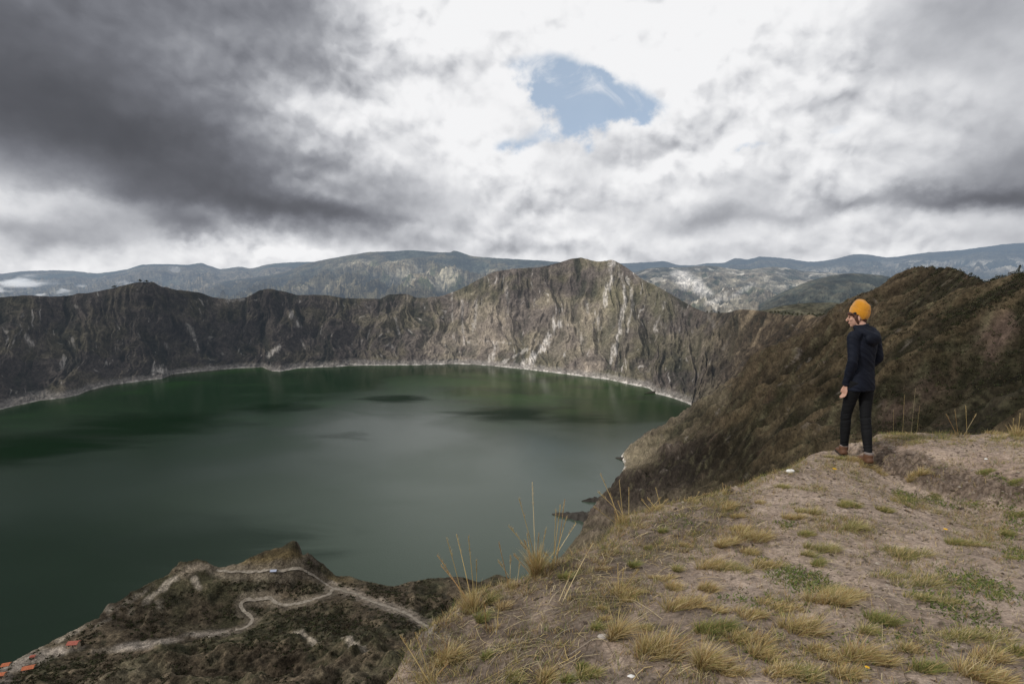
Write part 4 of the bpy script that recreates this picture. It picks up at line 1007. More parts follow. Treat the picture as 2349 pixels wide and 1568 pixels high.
for i, (f, X, Y, wpx, h, kd, lab) in enumerate(BIG):
    rng = np.random.default_rng(500 + i)
    parts, hit = tuft_parts(f, X, Y, wpx, h, kd, rng, 1.2)
    V, Fq, C = merge(parts)
    base = hit.copy()
    o = mesh_np("grass_tuft", V - base, Fq, M_GRASS, C, smooth=False); o.location = base
    tag(o, lab, 'grass tuft', 'grass tufts standing out on the ridge')

def scatter_px(n, poly_fn, rng):
    pass

def rand_fg(n, rng, dens, x0=-.6, x1=7.6, y0=1.2, y1=7.4):
    """random points on the ridge, thinned by dens(u, v, x, y)"""
    x = rng.uniform(x0, x1, n); y = rng.uniform(y0, y1, n)
    z, sd, bk = fg_h(x, y)
    u, v = project(np.stack([x, y, z], 1))
    p = dens(u, v, x, y, sd, bk)
    k = (rng.uniform(0, 1, n) < p) & (u > -100) & (u < 2450) & (v < 1700)
    return x[k], y[k], z[k], u[k], v[k]

def build_grass():
    rng = np.random.default_rng(77)
    dry, green = [], []
    for (f, X, Y, wpx, h, kd) in SMALL:
        parts, hit = tuft_parts(f, X, Y, wpx, h, kd, rng)
        (green if kd in 'gG' else dry).extend(parts)
    # a thin scatter of short blades and little sprouts between the tufts
    def dn(u, v, x, y, sd, bk):
        d = .07 + .9 * sstep(-.05, .4, fbm(x * 1.5, y * 1.5, 4, 341)) * sstep(2200, 1500, u + (1568 - v) * -1.2)
        d = np.maximum(d, .85 * sstep(-.25, .0, sd) * (sd < .15) * (u < 1850)); d = np.maximum(d, .75 * (v > 1440) * sstep(-.1, .3, fbm(x * 2, y * 2, 4, 343)))
        return np.where(sd > .25, 0, d)
    x, y, z, u, v = rand_fg(95000, rng, dn)
    n = len(x); a = rng.uniform(0, 2 * np.pi, n)
    reps = 6
    xx = np.repeat(x, reps) + rng.normal(0, .014, n * reps); yy = np.repeat(y, reps) + rng.normal(0, .012, n * reps)
    zz = np.repeat(z, reps) - .003
    d = rng.normal(0, 1, (n * reps, 2)); d /= np.linalg.norm(d, axis=1)[:, None]
    g = np.repeat(rng.uniform(0, 1, n) < .3, reps)
    cc = np.where(g[:, None], pick([GREEN, OLV], n * reps, rng), pick([STRAW, DRYB, PALE * .8, OLV, RUST], n * reps, rng))
    hh = rng.uniform(.010, .040, n * reps) * np.repeat(rng.uniform(.6, 1.5, n), reps)
    B = blades(np.stack([xx, yy, zz], 1), hh, d, rng.uniform(.3, 1.3, n * reps), rng.uniform(.002, .0036, n * reps), cc, rng=rng, seg=3)
    V, Fq, C = merge(dry + [B]); o = mesh_np("dry_grass", V, Fq, M_GRASS, C, smooth=False)
    tag(o, 'short dry straw grass spread thinly over the dirt ridge', 'grass', kind='stuff')
    # green tufts and the leafy mats
    def mats(u, v, x, y, sd, bk):
        return paint(u, v, [(1840, 1330, 110, 30, 1, .32), (1760, 1385, 100, 26, .4, .2), (2250, 1345, 110, 26, .95, .3), (2200, 1400, 120, 36, .6, .3), (2080, 1140, 40, 12, .9, .45), (2150, 1150, 60, 10, .9, .3), (2225, 1155, 50, 10, .7, .3), (2310, 1150, 50, 24, .8, .2), (2340, 1190, 40, 30, .7, 0), (2290, 1095, 40, 10, .7, .4), (1800, 1205, 30, 12, .5, 0), (2330, 1270, 30, 16, .6, 0), (2310, 1222, 20, 16, .6, .4), (1740, 1480, 120, 40, .2, 0), (2000, 1480, 200, 60, .18, 0), (1560, 1200, 80, 30, .15, 0), (1400, 1470, 60, 30, .2, 0)], 43, .5, 34) * (sd < .1)
    x, y, z, u, v = rand_fg(420000, rng, mats, x0=1.0)
    n = len(x); d = rng.normal(0, 1, (n, 2)); d /= np.linalg.norm(d, axis=1)[:, None]
    B = blades(np.stack([x, y, z - .002], 1), rng.uniform(.006, .022, n), d, rng.uniform(.6, 1.8, n), rng.uniform(.006, .012, n), pick([GREEN, GREEN * .7, OLV * .8, np.array([.10, .15, .04])], n, rng, .35), rng=rng, seg=3)
    V, Fq, C = merge(green + [B]); o = mesh_np("green_grass", V, Fq, M_GRASS, C, smooth=False)
    tag(o, 'low green leafy mats and sprouts on the sandy ridge', 'grass', kind='stuff')
    # dead straw lying flat
    def lit(u, v, x, y, sd, bk):
        return np.where(sd > .12, 0, .12 + .88 * paint(u, v, [(1150, 1480, 300, 150, 1, -.2), (1400, 1330, 200, 100, .8, -.4), (1560, 1200, 200, 50, .7, -.3), (1600, 1540, 400, 60, .8, 0), (2000, 1500, 300, 80, .5, 0)], 45, .5, 80))
    x, y, z, u, v = rand_fg(26000, rng, lit)
    n = len(x); L = rng.uniform(.03, .16, n) ** 1.0 * np.where(rng.uniform(0, 1, n) < .06, 2.2, 1); a = rng.uniform(0, np.pi * 2, n)
    t = np.linspace(0, 1, 4); P = np.zeros((n, 4, 2, 3)); w = rng.uniform(.0007, .0017, n)
    bend = rng.normal(0, .12, n)
    for k, tt in enumerate(t):
        aa = a + bend * tt * 2; X_ = x + np.cos(aa) * L * tt; Y_ = y + np.sin(aa) * L * tt
        Z_ = fg_h(X_, Y_)[0] + .004 + .018 * rng.uniform(0, 1, n) * math.sin(math.pi * tt)
        for q, sg in enumerate((-1, 1)):
            P[:, k, q, 0] = X_ - np.sin(aa) * w * sg; P[:, k, q, 1] = Y_ + np.cos(aa) * w * sg; P[:, k, q, 2] = Z_
    idx = np.arange(n * 8).reshape(n, 4, 2)
    Fq = np.stack([idx[:, :-1, 0], idx[:, :-1, 1], idx[:, 1:, 1], idx[:, 1:, 0]], -1).reshape(-1, 4)
    C = np.repeat(pick([PALE, STRAW, DRYB, DRYB * .7, np.array([.3, .26, .2])], n, rng, .3), 8, axis=0)
    o = mesh_np("dead_straw", P.reshape(-1, 3), Fq, M_GRASS, C, smooth=False); tag(o, 'dead grass stalks lying flat on the dirt', 'litter', kind='stuff')
build_grass()

def build_crumbs():
    """dark clods, dung crumbs and gravel on the sand"""
    rng = np.random.default_rng(88)
    def dn(u, v, x, y, sd, bk):
        return np.where(sd > .1, 0, .25 + .5 * sstep(-.1, .4, fbm(x * 2, y * 2, 4, 351)) + .9 * bk * (u > 1990))
    x, y, z, u, v = rand_fg(26000, rng, dn)
    n = len(x); r = rng.lognormal(math.log(.0048), .55, n) * np.where(v < 1180, 1.5, 1.0)
    base = np.array([(1, 0, 0), (-1, 0, 0), (0, 1, 0), (0, -1, 0), (0, 0, .7), (0, 0, -.7)], float)
    fc = np.array([(0, 2, 4), (2, 1, 4), (1, 3, 4), (3, 0, 4), (2, 0, 5), (1, 2, 5), (3, 1, 5), (0, 3, 5)])
    V = base[None] * rng.uniform(.6, 1.35, (n, 6, 1)) * r[:, None, None] * np.stack([rng.uniform(.7, 1.6, n), rng.uniform(.7, 1.3, n), rng.uniform(.5, .9, n)], 1)[:, None]
    a = rng.uniform(0, 6.28, n); ca, sa = np.cos(a)[:, None], np.sin(a)[:, None]
    V = np.stack([V[..., 0] * ca - V[..., 1] * sa, V[..., 0] * sa + V[..., 1] * ca, V[..., 2]], -1) + np.stack([x, y, z + r * .15], 1)[:, None]
    Fq = (fc[None] + (np.arange(n) * 6)[:, None, None]).reshape(-1, 3)
    C = np.repeat(pick([np.array([.07, .052, .04]), np.array([.11, .08, .06]), np.array([.20, .155, .125]), np.array([.06, .045, .03]), np.array([.28, .24, .2])], n, rng, .25), 6, axis=0)
    m = leaf_mat("clod", 0.0, .95)
    o = mesh_np("dirt_crumbs", V.reshape(-1, 3), Fq, m, C, smooth=False); tag(o, 'dark crumbs of earth and gravel strewn over the sand', 'gravel', kind='stuff')
build_crumbs()

# tall flowering grasses on the brink
def tussock(label, u, v, stems, rng, leaves=(0, .25, .04), cols='s', group='tall grasses along the brink'):
    """stems: list of (tip_u, tip_v) reached by single culms from the base; leaves: (count, height, radius)"""
    hit = fg_hit(u, v); parts = []
    root = empty("tall_grass", hit); tag(root, label, 'grass', group)
    n, h, r = leaves
    if n:
        V, Fq, C = tuft(hit[0], hit[1], r, r, 0, h, n, KIND[cols], spread=.35, wind=(-.08, .0), width=.0034, rng=rng)
        mesh_np("leaves", V - hit, Fq, M_GRASS, C, smooth=False, parent=root)
    for (tu, tv) in stems:
        bx, by = hit[0] + rng.normal(0, r * .5 + .008), hit[1] + rng.normal(0, r * .5 + .008)
        bz = float(fg_h(np.array([bx]), np.array([by]))[0][0])
        tip = at_y(float(tu), float(tv), by + rng.uniform(-.06, .06))
        S = 12; t = np.linspace(0, 1, S)[:, None]
        b0 = np.array([bx, by, bz]); c0 = b0 + (tip - b0) * .5 + np.array([0, 0, .06 * np.linalg.norm(tip - b0)])
        pl = (1 - t) ** 2 * b0 + 2 * t * (1 - t) * c0 + t * t * tip
        tone = pick([PALE * 1.1, STRAW, STRAW * 1.2, RUST * 1.2], 1, rng)[0]
        V, Fq = tube_np(pl, np.linspace(.0028, .0018, S), 5)
        st = mesh_np("stem", V - hit, Fq, M_GRASS, np.broadcast_to(tone, V.shape), parent=root)
        # feathery head near the tip
        m = 46; q = rng.uniform(.72, 1.0, m); pt = np.stack([np.interp(q, t[:, 0], pl[:, k]) for k in range(3)], 1)
        dd = rng.normal(0, 1, (m, 2)); dd /= np.linalg.norm(dd, axis=1)[:, None]
        HV, HF, HC = blades(pt, rng.uniform(.010, .022, m), dd, rng.uniform(.2, .6, m), np.full(m, .0032), pick([STRAW, PALE, RUST], m, rng), rng=rng, seg=3)
        mesh_np("seed_head", HV - hit, HF, M_GRASS, HC, smooth=False, parent=st)

def tube_np(pl, rad, k=6):
    pl = np.asarray(pl, float); n = len(pl); T = np.gradient(pl, axis=0); T /= np.linalg.norm(T, axis=1)[:, None] + 1e-12
    ref = np.array([1.0, 0.03, 0.02]) if abs(T[0, 0]) < .9 else np.array([0, 1.0, 0.02])
    A = np.cross(T, ref); A /= np.linalg.norm(A, axis=1)[:, None]; B = np.cross(T, A)
    a = np.linspace(0, 2 * np.pi, k, endpoint=False)
    V = pl[:, None] + (A[:, None] * np.cos(a)[None, :, None] + B[:, None] * np.sin(a)[None, :, None]) * np.asarray(rad)[:, None, None]
    i = np.arange(n * k).reshape(n, k); j = np.roll(i, -1, axis=1)
    Fq = np.stack([i[:-1], j[:-1], j[1:], i[1:]], -1).reshape(-1, 4)
    return V.reshape(-1, 3), Fq

def T3(*p): return [C3(a, b) for a, b in p]
rg = np.random.default_rng(91)
tussock('tallest brown grass tussock on the brink in front of the lake', *C3(860, 830), T3((735, 320), (825, 210), (665, 505), (770, 605), (918, 530), (790, 560), (745, 620), (870, 560), (700, 700)), rg, (520, .22, .035), 's')
tussock('thin pale stalks rising from the brink beside the tallest tussock', *C3(965, 790), T3((1045, 325), (1015, 370), (985, 400), (1120, 490), (1060, 440), (905, 690)), rg, (60, .09, .03))
tussock('spreading tussock with crossed stalks above the dark rock at the brink', *C3(420, 1080), T3((315, 560), (250, 590), (395, 575), (185, 700), (450, 735), (210, 770)), rg, (420, .15, .045))
tussock('sparse leaning stalks on the brink between the two big tussocks', *C3(690, 920), T3((600, 620), (595, 745), (680, 715), (740, 760)), rg, (60, .07, .04))
tussock('fan of straw grass on the brink near the rocky point', *C3(1430, 490), T3((1282, 155), (1265, 275), (1345, 285), (1410, 200), (1475, 250), (1400, 340), (1240, 380), (1380, 400)), rg, (220, .12, .05))
tussock('short seeding grass on the brink below the dark slope', *C3(1650, 400), T3((1655, 250), (1600, 320), (1560, 330), (1690, 320), (1740, 330)), rg, (110, .07, .05))
tussock('short straw grass at the crest of the brink above the litter', *C3(1900, 340), T3((1950, 280), (1880, 320), (2020, 290)), rg, (90, .06, .06))
tussock('single orange stalk tuft on the sandy crest', *C3(2120, 290), T3((2105, 225), (2130, 240)), rg, (90, .06, .015))
tussock('tall crossed stalks in the bottom corner of the ridge', *C3(560, 1210), T3((605, 1000), (500, 1020)), rg, (50, .07, .04))
tussock('lone stalks standing in the middle of the litter', *C3(1415, 960), T3((1400, 760), (1440, 800), (1380, 1000), (1545, 800)), rg, (20, .05, .02))
tussock('two stalks leaning over dark litter near the brink', *C3(1060, 1010), T3((1090, 820), (1235, 620)), rg, (20, .05, .02))
tussock('tall dry stalks on the left shoulder of the ridge', *C3(130, 1560), T3((40, 1230), (-60, 1250), (260, 1430)), rg, (60, .12, .04))
tussock('dry stalks along the rear edge behind the earth bank', *[2085., 992.], [(2075, 905), (2100, 890), (2110, 930), (2050, 940)], rg, (120, .10, .06))
tussock('thick straw grass along the rear edge near the frame side', *[2335., 1000.], [(2340, 950), (2325, 960)], rg, (260, .16, .08))
tussock('wispy straw grass along the rear edge of the sandy shelf', *[2200., 998.], [(2190, 940), (2215, 930), (2170, 950), (2240, 950)], rg, (160, .08, .10))

# back edge of the sandy shelf and brink fringe: loose grass
def build_fringe():
    rng = np.random.default_rng(97); parts = []
    for i in range(46):
        u = rng.uniform(2030, 2420); hit = fg_hit(u, rng.uniform(992, 1022))
        parts.append(tuft(hit[0], hit[1], .07, .04, rng.uniform(-.5, .5), rng.uniform(.03, .10), 60, KIND[['m', 'G', 's', 'g'][rng.integers(0, 4)]], rng=rng, spread=.8))
    line = [C3(a, b) for a, b in [(160, 1180), (330, 1010), (480, 930), (640, 900), (800, 860), (1000, 750), (1180, 730), (1300, 660), (1400, 540), (1500, 430), (1700, 370), (1900, 330), (2200, 250)]]
    for i in range(150):
        k = rng.integers(0, len(line) - 1); f = rng.uniform(0, 1)
        u = line[k][0] * (1 - f) + line[k+1][0] * f; v = line[k][1] * (1 - f) + line[k+1][1] * f + rng.uniform(4, 40)
        hit = fg_hit(u, v); parts.append(tuft(hit[0], hit[1], .03, .03, 0, rng.uniform(.02, .075), 26, KIND['r' if rng.uniform() < .6 else 'm'], rng=rng, spread=.9, width=.003))
    V, Fq, C = merge(parts); o = mesh_np("fringe_grass", V, Fq, M_GRASS, C, smooth=False); tag(o, 'loose grass fringing the edges of the ridge', 'grass', kind='stuff')
build_fringe()

# ------------------------------------------------------------------ shrubs: leaf clumps
def clumps(centers, radii, nleaf, leaf, rng, cols, squash=.65):
    """many small leaf-sized faces spread through uneven crowns"""
    Vs, Cs = [], []
    tot = 0
    for c, r, n, lf in zip(centers, radii, nleaf, leaf):
        d = rng.normal(0, 1, (n, 3)); d /= np.linalg.norm(d, axis=1)[:, None]; d[:, 2] = np.abs(d[:, 2]) * 1.0 - .15
        lump = 1 + .35 * np.sin(d[:, 0] * 5 + c[0]) * np.cos(d[:, 1] * 4 + c[1]) + .15 * np.sin(d[:, 2] * 9 + c[0])
        rr = r * rng.uniform(.55, 1.0, n) ** .6 * lump
        p = c + d * rr[:, None] * np.array([1, 1, squash * 1.4])
        a = rng.normal(0, 1, (n, 3)); a /= np.linalg.norm(a, axis=1)[:, None]
        b = np.cross(a, d + rng.normal(0, .5, (n, 3))); b /= np.linalg.norm(b, axis=1)[:, None] + 1e-9
        s = lf * rng.uniform(.6, 1.3, n)[:, None]
        q = np.stack([p - a * s, p - b * s * .6, p + a * s, p + b * s * .6], 1)
        tone = cols[rng.integers(0, len(cols))] * rng.uniform(.75, 1.25)
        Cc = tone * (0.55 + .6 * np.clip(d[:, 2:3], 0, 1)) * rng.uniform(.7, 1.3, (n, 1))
        Vs.append(q.reshape(-1, 3)); Cs.append(np.repeat(Cc, 4, axis=0)); tot += n
    V = np.vstack(Vs); C = np.vstack(Cs); return V, np.arange(tot * 4).reshape(-1, 4), C
DG = [np.array([.040, .046, .020]), np.array([.030, .034, .018]), np.array([.055, .058, .026]), np.array([.070, .055, .034]), np.array([.048, .040, .024])]

def build_slope_shrubs():
    rng = np.random.default_rng(111)
    it = np.nonzero((WT > 1880) & (WT < 2560))[0]; isx = np.nonzero((WS > .12) & (WS <= 1.0))[0]
    NN = 260000
    Ii = rng.choice(it, NN); Jj = rng.choice(isx, NN)
    P = WALL[Ii, Jj]; d = np.linalg.norm(P - [0, 0, CAMZ], axis=1); u, v = project(P)
    den = sstep(-.25, .25, fbm(P[:, 0] / 18, P[:, 1] / 18, 5, 141)) * .8 + .2
    den = np.maximum(den, paint(u, v, [(1890, 880, 70, 60, 1, -.7), (2200, 860, 200, 80, 1, 0), (2150, 760, 120, 60, .8, 0), (2300, 690, 80, 30, 1, 0), (2000, 1000, 60, 40, .7, 0)], 61, .7, 50))
    den *= 1 - .85 * paint(u, v, [(2290, 760, 50, 60, .9, 0.3), (2130, 890, 45, 35, .6, 0), (2070, 940, 50, 30, .7, 0)], 9, 0.9, 40)
    left = np.clip(sstep(1820, 2140, u + (v - 760) * .35 - 40), .012, 1)
    den = den * (.35 + .65 * WRIB[Ii, Jj]); left = np.maximum(left, .25 * WRIB[Ii, Jj])
    k = (rng.uniform(0, 1, NN) < den * left) & (d < 900) & (u > 1400) & (u < 2430) & (v > 560) & (v < 1180)
    P, d, u = P[k], d[k], u[k]
    cell = {}
    keep = []
    for i in rng.permutation(len(P)):          # roughly even in space
        cs = 2.0 ** round(math.log2(d[i] * .0062)); key = (cs, int(P[i, 0] / cs), int(P[i, 1] / cs))
        if key not in cell: cell[key] = 1; keep.append(i)
    P, d = P[keep], d[keep]
    r = rng.lognormal(math.log(.95), .45, len(P)) * np.clip(d / 260, .7, 1.6)
    lf = np.clip(d * .00085, .1, .5); n = np.clip((r / lf) ** 2 * 1.5, 12, 60).astype(int)
    V, Fq, C = clumps(P, r, n, lf, rng, [c * .95 for c in DG])
    o = mesh_np("slope_shrubs", V, Fq, M_LEAF, C, smooth=False); tag(o, 'dark low shrubs covering the near hillside', 'shrubs', kind='stuff')
build_slope_shrubs()

def build_terrace_shrubs():
    rng = np.random.default_rng(113)
    n0 = 26000
    x = rng.uniform(-480, 60, n0); y = rng.uniform(300, 600, n0); z = th(x, y); P = np.stack([x, y, z], 1)
    u, v = project(P); sd = signed(x, y, EDGE)
    dp = np.full(n0, 1e9)
    for pl, w in PATHW: dp = np.minimum(dp, seg_dist(x, y, pl[::3, :2]) - w * .5)
    den = .55 * sstep(-.1, .3, fbm(x / 30, y / 30, 4, 241))
    den = np.maximum(den, paint(u, v, [(620, 1345, 140, 22, .9, 0), (720, 1430, 150, 50, .9, 0), (540, 1405, 70, 18, .9, 0), (180, 1545, 110, 40, 1, -.3), (60, 1568, 80, 40, .9, 0), (180, 1465, 60, 14, 1, -.1), (400, 1370, 80, 25, .6, -.3), (930, 1430, 100, 30, .6, .4), (1010, 1395, 60, 26, .7, 0), (640, 1480, 120, 25, .8, 0), (350, 1420, 80, 20, .5, 0), (900, 1370, 80, 15, .7, .2)], 49, .7, 40))
    den *= 1 - paint(u, v, [(600, 1285, 110, 22, 1, -.15), (330, 1478, 140, 14, .95, -.1), (480, 1450, 80, 12, 1, -.1), (40, 1515, 90, 20, .9, -.25), (455, 1300, 60, 14, 1, 0)], 51, .3, 30)
    k = (rng.uniform(0, 1, n0) < den) & (sd < -3) & (dp > 3.0) & (v < 1640)
    P = P[k]; r = rng.lognormal(math.log(1.5), .35, len(P))
    V, Fq, C = clumps(P, r, np.full(len(P), 16), np.full(len(P), .62), rng, DG, .5)
    o = mesh_np("terrace_shrubs", V, Fq, M_LEAF, C, smooth=False); tag(o, 'dark scrub covering the terrace above the lake', 'shrubs', kind='stuff')
build_terrace_shrubs()

def build_edge_shrubs():
    rng = np.random.default_rng(117); C_, R_ = [], []
    for i in range(46):
        u = rng.uniform(2040, 2480); e = fg_hit(u, 990); w = rng.uniform(.05, 1.0) ** 1.2
        dirn = e[:2] / np.linalg.norm(e[:2]); x, y = e[:2] + dirn * (.25 + w); z = float(fg_h(np.array([x]), np.array([y]))[0][0])
        top = e[2] + rng.uniform(-.02, .10) + .16 * (u > 2190) * rng.uniform(0, 1); r = rng.uniform(.10, .20)
        while z < top: C_.append((x + rng.normal(0, .05), y + rng.normal(0, .05), z)); R_.append(r * rng.uniform(.8, 1.2)); z += r * .7
    n = len(C_); V, Fq, C = clumps(np.array(C_), R_, [130] * n, [.012] * n, rng, DG + [np.array([.10, .085, .045])], .9)
    o = mesh_np("edge_shrubs", V, Fq, M_LEAF, C, smooth=False); tag(o, 'dark twiggy shrubs growing just over the rear edge of the ridge', 'shrubs', kind='stuff')
build_edge_shrubs()

# ------------------------------------------------------------------ single trees and bushes on the skylines
m_bark, _nt, _b = new_mat("bark", .95, .1); _b.inputs["Base Color"].default_value = (.07, .05, .035, 1)
def tree(u, v, y, h, w, label, group=None, rng=None, name="tree", conic=False, n=160, s=None):
    base = at_y(float(u), float(v), float(y))
    root = empty(name, base); tag(root, label, 'tree' if name == 'tree' else 'bush', group)
    V, Fq = tube_np(np.array([(0, 0, -.12 * h), (.01 * h, 0, .25 * h), (-.015 * h, .01 * h, .55 * h), (0, 0, .9 * h)]), [.045 * h, .035 * h, .02 * h, .006 * h], 7)
    parts = [(V, Fq)]
    off = len(V); VV, FF = [V], [Fq]
    cen, rad = [], []
    for i in range(7):
        t = (i + 1) / 7; a = rng.uniform(0, 6.28); ww = w * .5 * ((1 - t * .75) if conic else math.sin(math.pi * min(.95, .25 + t * .7)))
        e = np.array([math.cos(a) * ww * .6, math.sin(a) * ww * .6, h * (.25 + .68 * t)])
        bv, bf = tube_np(np.array([(0, 0, h * (.15 + .6 * t * .8)), e * [.5, .5, 1] * [1, 1, .95], e]), [.015 * h, .01 * h, .004 * h], 5)
        VV.append(bv); FF.append(bf + off); off += len(bv)
        cen.append(e); rad.append(ww * .62 + .04 * h)
    mesh_np("trunk", np.vstack(VV), np.vstack(FF), m_bark, parent=root)
    lf = s or h * .045
    V, Fq, C = clumps(np.array(cen), rad, [n // 7 + 6] * 7, [lf] * 7, rng, DG[:3], .6)
    mesh_np("crown", V, Fq, M_LEAF, C, smooth=False, parent=root)
rt_ = np.random.default_rng(131)
def on_crest(t):
    i = int(np.argmin(np.abs(WT - t))); j = int(np.argmin(np.abs(WS - 1.0))); p = WALL[i, j]; return p
def crest_tree(t, h, w, label, group=None, **k):
    p = on_crest(t); q = p - [0, 0, CAMZ]; uu, vv = project(p); tree(float(uu), float(vv) + 1.0, p[1], h, w, label, group, rt_, **k)
crest_tree(2336, 6.8, 3.2, 'small dark pointed tree standing alone on the nearest skyline', conic=True, n=420, s=.22)
crest_tree(2229, 3.2, 4.4, 'round dark bush on the skyline just past the hilltop', name="bush", n=400, s=.2)
crest_tree(2300, 4.2, 8.0, 'broad dark bush on the skyline left of the pointed tree', name="bush", n=500, s=.22)
crest_tree(2318, 3.0, 4.0, 'dark bush squeezed between the broad bush and the pointed tree', name="bush", n=400, s=.2)
crest_tree(322, 13, 16, 'dark bush on top of the knob of the far left rim', name="bush", n=160, s=1.2)
crest_tree(336, 10, 14, 'smaller dark bush beside the one on top of the far left knob', name="bush", n=160, s=1.2)
crest_tree(262, 9, 16, 'dark bush on the sloping rim left of the far knob', name="bush", n=160, s=1.2)
for t, h in ((1633, 10), (1622, 7), (1648, 6)):
    crest_tree(t, h, h * .9, {1633: 'tallest dark bush at the foot of the peak on the saddle', 1622: 'dark bush left of the tallest one on the saddle', 1648: 'lowest dark bush right of the tallest one on the saddle'}[t], name="bush", n=120, s=.8)
for i, t in enumerate((1768, 1776, 1785, 1793, 1802, 1810, 1820, 1829, 1838, 1848, 1856, 1864, 1872, 1880, 1888)):
    crest_tree(t, 5.5 + 4 * abs(math.sin(i * 2.1)), 8.5, 'dark tree in the row along the low saddle of the rim', 'dark trees in a row along the saddle', n=110, s=.7)
# ------------------------------------------------------------------ small buildings on the terrace
def flat_mat(name, col, rough=.8, var=.15, scale=4.0, spec=.2, metal=0):
    m, nt, b = new_mat(name, rough, spec)
    tc = N(nt, "ShaderNodeTexCoord"); n = noise_node(nt, scale, 5, .6, tc.outputs["Object"])
    f = maprange(nt, n.outputs[0], .3, .7, 1 - var, 1 + var); cc = N(nt, "ShaderNodeCombineColor")
    for k in range(3): nt.links.new(f, cc.inputs[k])
    nt.links.new(mixc(nt, 1.0, col, cc.outputs[0], 'MULTIPLY'), b.inputs["Base Color"]); b.inputs["Metallic"].default_value = metal
    return m
def box_np(x0, x1, y0, y1, z0, z1):
    V = np.array([(x, y, z) for z in (z0, z1) for y in (y0, y1) for x in (x0, x1)], float)
    return V, np.array([(0, 2, 3, 1), (4, 5, 7, 6), (0, 1, 5, 4), (2, 6, 7, 3), (0, 4, 6, 2), (1, 3, 7, 5)])
def join_np(parts):
    V, Fq, o = [], [], 0
    for v, f in parts: V.append(v); Fq.append(f + o); o += len(v)
    return np.vstack(V), np.vstack(Fq)
M_ADOBE = flat_mat("adobe_wall", (.34, .27, .20), .9); M_ROOF = flat_mat("orange_tiles", (.42, .14, .07), .8, .2, 1.2); M_ROOF2 = flat_mat("red_tiles", (.34, .11, .08), .8, .2, 1.2)
M_DARKW = flat_mat("dark_timber", (.06, .04, .03)); M_GLASS = flat_mat("window_glass", (.03, .04, .05), .1, .05, 1, .5); M_TIN = flat_mat("tin_roof", (.33, .36, .46), .5, .12, 2)
def house(u, v, w, d, rot, label, roof=None, wall=None, hw=2.5, name="house"):
    g = ter_hit(u, v); z = float(th(g[0], g[1])); base = np.array([g[0], g[1], z - .2])
    root = empty(name, base, rot); tag(root, label, 'house' if name == 'house' else 'shelter', None)
    V, Fq = box_np(-w/2, w/2, -d/2, d/2, -1.5, hw); wl = mesh_np("wall", V, Fq, wall or M_ADOBE, smooth=False, parent=root)
    V, Fq = box_np(w*.05, w*.05 + 1.0, -d/2 - .06, -d/2 - .01, 0, 2.0); dr = mesh_np("door", V, Fq, M_DARKW, smooth=False, parent=root)
    V, Fq = box_np(w*.05 + .8, w*.05 + .9, -d/2 - .12, -d/2 - .06, .95, 1.05); mesh_np("handle", V, Fq, M_TIN, smooth=False, parent=dr)
    for xx in (-w*.3, w*.34):
        V, Fq = box_np(xx - .5, xx + .5, -d/2 - .05, -d/2 - .01, .9, 1.8); wn = mesh_np("window", V, Fq, M_DARKW, smooth=False, parent=root)
        V, Fq = box_np(xx - .4, xx + .4, -d/2 - .08, -d/2 - .055, 1.0, 1.7); mesh_np("pane", V, Fq, M_GLASS, smooth=False, parent=wn)
    # pitched roof with overhang and tile courses
    o = .5; h = d * .26; n = 14; rows = []
    for s in (-1, 1):
        for k in range(n):
            a, b = k / n, (k + 1) / n
            y0 = s * (d/2 + o) * (1 - a); y1 = s * (d/2 + o) * (1 - b); z0 = hw - .15 + (h + .15) * a + .05; z1 = hw - .15 + (h + .15) * b
            V = np.array([(-w/2 - o, y0, z0), (w/2 + o, y0, z0), (w/2 + o, y1, z1), (-w/2 - o, y1, z1), (-w/2 - o, y0, z0 - .12), (w/2 + o, y0, z0 - .12), (w/2 + o, y1, z1 - .12), (-w/2 - o, y1, z1 - .12)])
            rows.append((V, np.array([(0, 1, 2, 3), (4, 7, 6, 5), (0, 4, 5, 1), (3, 2, 6, 7), (0, 3, 7, 4), (1, 5, 6, 2)])))
    V, Fq = join_np(rows); mesh_np("roof", V, Fq, roof or M_ROOF, smooth=False, parent=root)
    for xx in (-w/2, w/2):
        V = np.array([(xx, -d/2, hw), (xx, d/2, hw), (xx, 0, hw + h)]); mesh_np("gable", V, np.array([(0, 1, 2)]), wall or M_ADOBE, smooth=False, parent=root)
house(170, 1488, 7.2, 4.6, .1, 'house with a dull red roof between dark shrubs and the cliff edge', M_ROOF2)
house(14, 1523, 4.6, 3.6, .3, 'orange roofed house at the frame edge on the pale clearing, the upper one', M_ROOF)
house(66, 1533, 6.6, 4.2, .35, 'orange roofed house half hidden behind the dark shrubs', M_ROOF)
house(3, 1548, 4.4, 3.4, .2, 'orange roofed house cut by the frame edge, the lower one', M_ROOF)
house(76, 1508, 2.6, 2.0, .2, 'smallest red roofed hut on the pale clearing near the cliff edge', M_ROOF2, hw=1.9)

